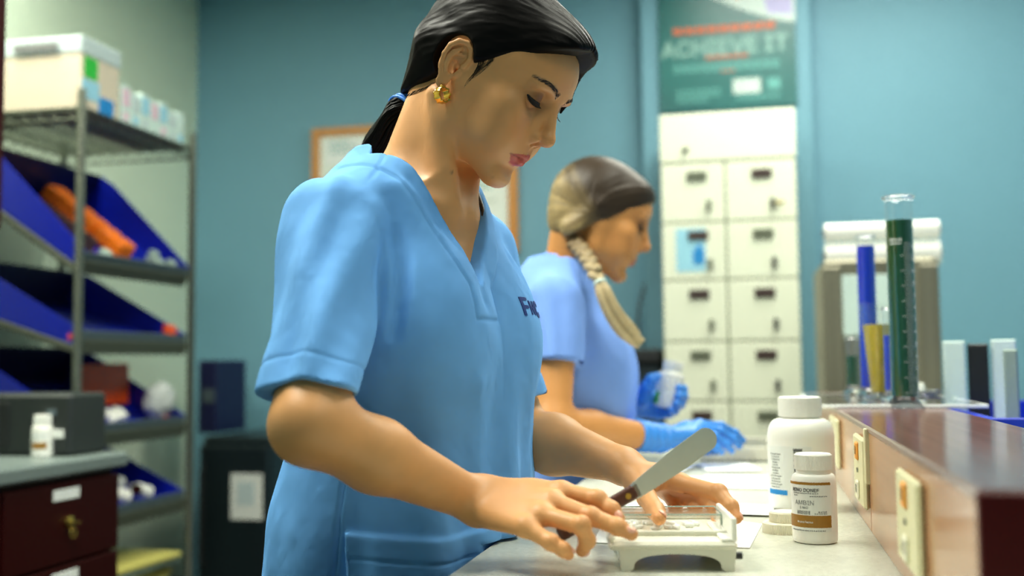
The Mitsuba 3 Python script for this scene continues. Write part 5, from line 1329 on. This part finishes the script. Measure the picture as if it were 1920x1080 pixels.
def build_second():
    k = thing('person', 'woman with a blond side braid and blue gloves farther along the counter', 'person')
    pts = H2.world(np.float32([[a, b, c] for a in (-8.5, 8.5) for b in (-11.5, 12.5) for c in (-10, 13.5)]) * .01)
    l, h = lo_hi(pts, .005); l[2] = B2.o[2] - .01
    parts = [sdf_mesh(skin2, l, h, .0030)]
    pts = np.array([B2.world([x, y, z]) for x in (-.17, .17) for y in (-.13, .15) for z in (-.2, 0)])
    l2, h2 = lo_hi(pts, .02); h2[2] = l[2] + .006; parts.append(sdf_mesh(skin2, l2, h2, .006))
    for i in (0, 1):
        J = (HR2, HL2)[i]; f = lambda p: smin(arm2(p, i), hand_sdf(p, J, .90), .014)
        l3, h3 = lo_hi(np.vstack([[sh2[i], el2[i], wr2[i]]] + [J[x] for x in ('index', 'middle', 'ring', 'pinky', 'thumb')]), .05)
        parts.append(sdf_mesh(f, l3, h3, .0036))
    cols = []
    for j, (v, f, n) in enumerate(parts):
        c = head_colour(H2.local(v) * 100, SKIN2, srgb(176, 96, 86)) if j == 0 else np.tile(np.float32(SKIN2), (len(v), 1))
        cols.append(c.astype(np.float32))
    add('body', None, None, k, shape=skin_shape(parts, 'mat_skin', cols))
    for s in (-1, 1):
        e = trimesh.creation.icosphere(3, 1.25); g = N([0, .85, -.53]); dt = e.vertices @ g / 1.25
        c = np.where((dt > .86)[:, None], (.02, .012, .008), (.5, .46, .42)); e.vertices = H2.world((e.vertices + (s * EYE_C[0], EYE_C[1], EYE_C[2])) * .01)
        add('eye', None, None, k, shape=mikit.ply(e, 'mat_eye', True, color=c))
        ls = []
        for t in np.linspace(-.9, .98, 24):
            x = t * 1.45; w = math.sqrt(max(1 - min(abs(x) / 1.6, 1) ** 2, 0)); a = math.radians(-32 + 18 * w); r = math.sqrt(1.46 ** 2 - x * x)
            b = np.array([x * s, r * math.cos(a), r * math.sin(a)]); dd = N([s * (.25 * t + .12), .8, -.5]); ls.append(tube([b, b + dd * .4, b + dd * .8], [.06, .05, .02], 5))
        m = cat(*ls); m.apply_translation([s * EYE_C[0], EYE_C[1], EYE_C[2]]); m.apply_scale(.01); add('eyelashes', H2.place(m), 'mat_lash', k, True, kind='stuff')
    # gloves
    for i in (0, 1):
        J = (HR2, HL2)[i]; u = N(wr2[i] - el2[i]); w0 = wr2[i] - u * .062
        def glove(p):
            d = smin(hand_sdf(p, J, (1.05, 1.22)[i]), cone(p, w0 - u * .02, wr2[i], .0305, .0255), .014)
            d -= .0016 * np.sin(((p - w0) @ np.float32(u)) * 330) * (((p - w0) @ np.float32(u)) < .07)
            return smax(d, -((p - w0) @ np.float32(u)), .003)
        l, h = lo_hi(np.vstack([[w0]] + [J[x] for x in ('wrist', 'index', 'middle', 'ring', 'pinky', 'thumb')]), .04)
        add('glove', None, None, k, shape=skin_shape([sdf_mesh(glove, l, h, .0024)], 'mat_glove'), label='bright blue rubber glove')
    # scrub top
    def sleeve2(p, i):
        a, b = sh2[i], sh2[i] + (el2[i] - sh2[i]) * .50; u = N(b - a); t = (p - a) @ np.float32(u)
        d = cone(p, a, b + u * .03, .053, .053)
        q = p - a - t[:, None] * np.float32(u); ang = np.arctan2(q @ np.float32(UP), q @ np.float32(RH)); d -= .003 * np.sin(ang * 3 + t * 25)
        d = smax(d, (p - b) @ np.float32(N(u * .6 - UP * .6)), .004)
        return smax(d, -cone(p, a + u * .09, b + u * .06, .03, .0455), .003)
    def vd2(q):
        x, y, z = q[:, 0], q[:, 1], q[:, 2]
        s = np.maximum(np.abs(x) - .074 * np.clip((z + .12) / .12, 0, 1.6), (-.12 - z) * .7); s = np.maximum(s, -(y + .005))
        return smin(s, np.maximum(np.sqrt(x * x + (y + .012) ** 2) - .068, -.022 - z), .02)
    def top2(p):
        q = B2.local(p); d = torso_sdf(q, .005)
        d = smin(d, ell(q, (0, .045, -.38), (.125, .070, .22)), .06)
        for i in (0, 1): d = smin(d, cone(p, B2.world([0, -.014, -.046]), sh2[i], .047, .049), .03)
        d -= fold_field(q, p) * .9
        vd = vd2(q); d = np.where((vd < .024) & (q[:, 2] > -.15), d - .0018, d)
        for i in (0, 1): d = smin(d, sleeve2(p, i), .010)
        d = smax(d, -counter_block(p), .004)
        return smax(smax(d, -vd, .003), -.66 - q[:, 2], .004)
    pts = np.array([B2.world([x, y, z]) for x in (-.2, .2) for y in (-.16, .16) for z in (-.67, .03)] + [sh2[i] + (el2[i] - sh2[i]) * .7 for i in (0, 1)])
    l, h = lo_hi(pts, .04)
    v, f, n = sdf_mesh(top2, l, h, .0050)
    add('scrub_top', None, None, k, shape=skin_shape([(v, f, n)], 'mat_cloth', [np.tile(np.float32(srgb(122, 160, 232)), (len(v), 1))]), label='periwinkle blue scrub top')
    def trou(p):
        q = B2.local(p); d = ell(q, (0, -.03, -.58), (.160, .12, .15))
        for s in (-1, 1): d = smin(d, chain(q, [(s * .085, -.03, -.64), (s * .09, -.015, -.95), (s * .10, -.035, .11 - B2.o[2])], [.09, .066, .06], .03), .04)
        d = smax(d, -counter_block(p), .004)
        return smax(d, .004 - p[:, 2], .01)
    pts = np.array([B2.world([x, y, z]) for x in (-.2, .2) for y in (-.18, .14) for z in (-.44, -B2.o[2])]); l, h = lo_hi(pts, .01); l[2] = -.05
    add('trousers', None, None, k, shape=skin_shape([sdf_mesh(trou, l, h, .009)], 'mat_trousers'), label='dark blue trousers')
    # hair: brown on top, blond below, combed over the ear into a braid
    T2 = np.float32([-5.0, -3.2, -5.0])
    def hair2(q):
        m = q.copy(); m[:, 0] = np.abs(q[:, 0]); y, z = q[:, 1], q[:, 2]
        d = ell(q, (0, -.9, 4.4), (8.1, 9.6, 8.9))
        d = smin(d, ell(q, (0, 4.4, 6.8), (6.5, 5.2, 4.8)), 1.6)
        d = smin(d, ell(q, (0, -4.9, -.3), (6.4, 4.6, 4.8)), 1.6)
        d = smin(d, cone(m, (6.9, -.8, 2.6), (5.6, -3.4, -3.2), 1.5, 1.9), 1.5)
        d = smin(d, cone(q, (-5.6, -3.2, -2.6), T2, 2.2, 1.3), 1.5)
        a = np.arctan2(q[:, 2] - 1, q[:, 1] + 1) * 3 + q[:, 0] * .1
        w = meshkit.noise(np.stack([a * 2.2 + z * .5, q[:, 0] * .12, y * .1], 1), 5) - .5 + .6 * (meshkit.noise(np.stack([a * 6 + z * 1.2, q[:, 0] * .2, y * .2], 1), 6) - .5)
        d -= .22 * w.astype(np.float32)
        front = ((z - .6 - .5 * meshkit.noise(q * .35, 3).astype(np.float32)) - .92 * (y - 1.6)) * -.7
        low = (-5.0 + .35 * (y + 6) ) - z
        return smax(d, np.maximum(front, low * .8), .5)
    v, f, n = sdf_mesh(hair2, (-9.8, -12, -9), (9.8, 11, 15), .26, pad=1.2)
    t = np.clip((-v[:, 1] * .62 - (v[:, 2] - 4.5) * .62 - 1.6) / 5.5, 0, 1)
    st = meshkit.noise(np.stack([np.arctan2(v[:, 2] - 1, v[:, 1] + 1) * 16, v[:, 0] * .5, v[:, 0] * 0], 1), 9)
    t = np.clip(t * (.25 + 1.3 * st), 0, 1)[:, None]
    c = np.float32(srgb(52, 40, 28)) * (1 - t) + np.float32(srgb(158, 136, 92)) * t
    kh = add('hair', None, None, k, shape=skin_shape([(H2.world(v * .01), f, n @ H2.R.T)], 'mat_blond', [c.astype(np.float32)]), label='brown hair turning blond towards the back')
    br = spline([H2.world(T2[None] * .01)[0], at(1116, 512, 1.905), at(1132, 548, 1.88), at(1150, 586, 1.875), at(1174, 618, 1.88), at(1204, 646, 1.89)], 60)
    tt = np.linspace(0, 1, 60); rad = np.interp(tt, [0, .15, .45, .52, .58, .85, 1], [.014, .015, .0135, .008, .013, .017, .010])
    ax = np.gradient(br, axis=0); ax /= np.linalg.norm(ax, axis=1, keepdims=True); e1 = np.cross(ax, FWD); e1 /= np.linalg.norm(e1, axis=1, keepdims=True); e2 = np.cross(ax, e1)
    ms = []
    for j in range(3):
        ph = tt[:33] * 26 + j * 2.094
        ms.append(tube(br[:33] + (rad[:33] * .55)[:, None] * (np.cos(ph)[:, None] * e1[:33] + .6 * np.sin(2 * ph)[:, None] * e2[:33]), rad[:33] * .62, 8))
    r_ = np.random.default_rng(4)
    for j in range(70):
        a, rr = r_.random() * 6.28, math.sqrt(r_.random()); s_ = slice(31, int(52 + 8 * r_.random()))
        ms.append(tube(br[s_] + (rad[s_] * rr)[:, None] * (math.cos(a) * e1[s_] + math.sin(a) * e2[s_]), .0022, 5))
    m = cat(*ms); d = np.linalg.norm(m.vertices[:, None, ::1] - br[None, ::6], axis=2).argmin(1) / 9.0
    c = np.float32(srgb(96, 74, 46)) * (1 - d[:, None]) + np.float32(srgb(214, 194, 150)) * d[:, None]
    add('braid', None, None, k, shape=mikit.ply(m, 'mat_blond', True, color=c), label='blond side braid falling over the shoulder')
    q = br[31]; add('hair_tie', tube([q + .0095 * (math.cos(a) * e1[31] + math.sin(a) * e2[31]) for a in np.linspace(0, 6.283, 20)], .0035, 6), 'mat_binder_white', k, True)
    return k
mat('glove', srgb(62, 142, 232), .38, .5)
scene['mat_blond'] = {'type': 'twosided', 'b': {'type': 'principled', 'base_color': VC, 'roughness': .45, 'specular': .3}}
K2 = build_second()
# the bottle in her far hand
kb = thing('pill_bottle', 'white pill bottle held upright in the blue gloved hand of the second woman', 'bottle')
c = at(1248, 765, 2.135)
tilt = lambda m: moved(moved(m, ry=.20), c, rz=YAW)
hb_ = 82 * 2.135 / F; rb_ = 25 * 2.135 / F
add('body', tilt(lathe([(0, 0), (rb_ * .9, 0), (rb_, .004), (rb_, hb_ * .72), (rb_ * .9, hb_ * .80), (rb_ * .68, hb_ * .86), (rb_ * .66, hb_), (0, hb_)], 40)), 'mat_white_plastic', kb, 40)
add('cap', tilt(moved(ridged_cap(rb_ * .76, .016), (0, 0, hb_ * .90))), 'mat_white_plastic', kb, 30)
add('label', tilt(wrap(moved(sheet(rb_ * .5, .022, .0003), (-rb_ * 1.1, .018, 0)), rb_ + .0004)), 'mat_green_print', kb, 40, label='label with a green edge')
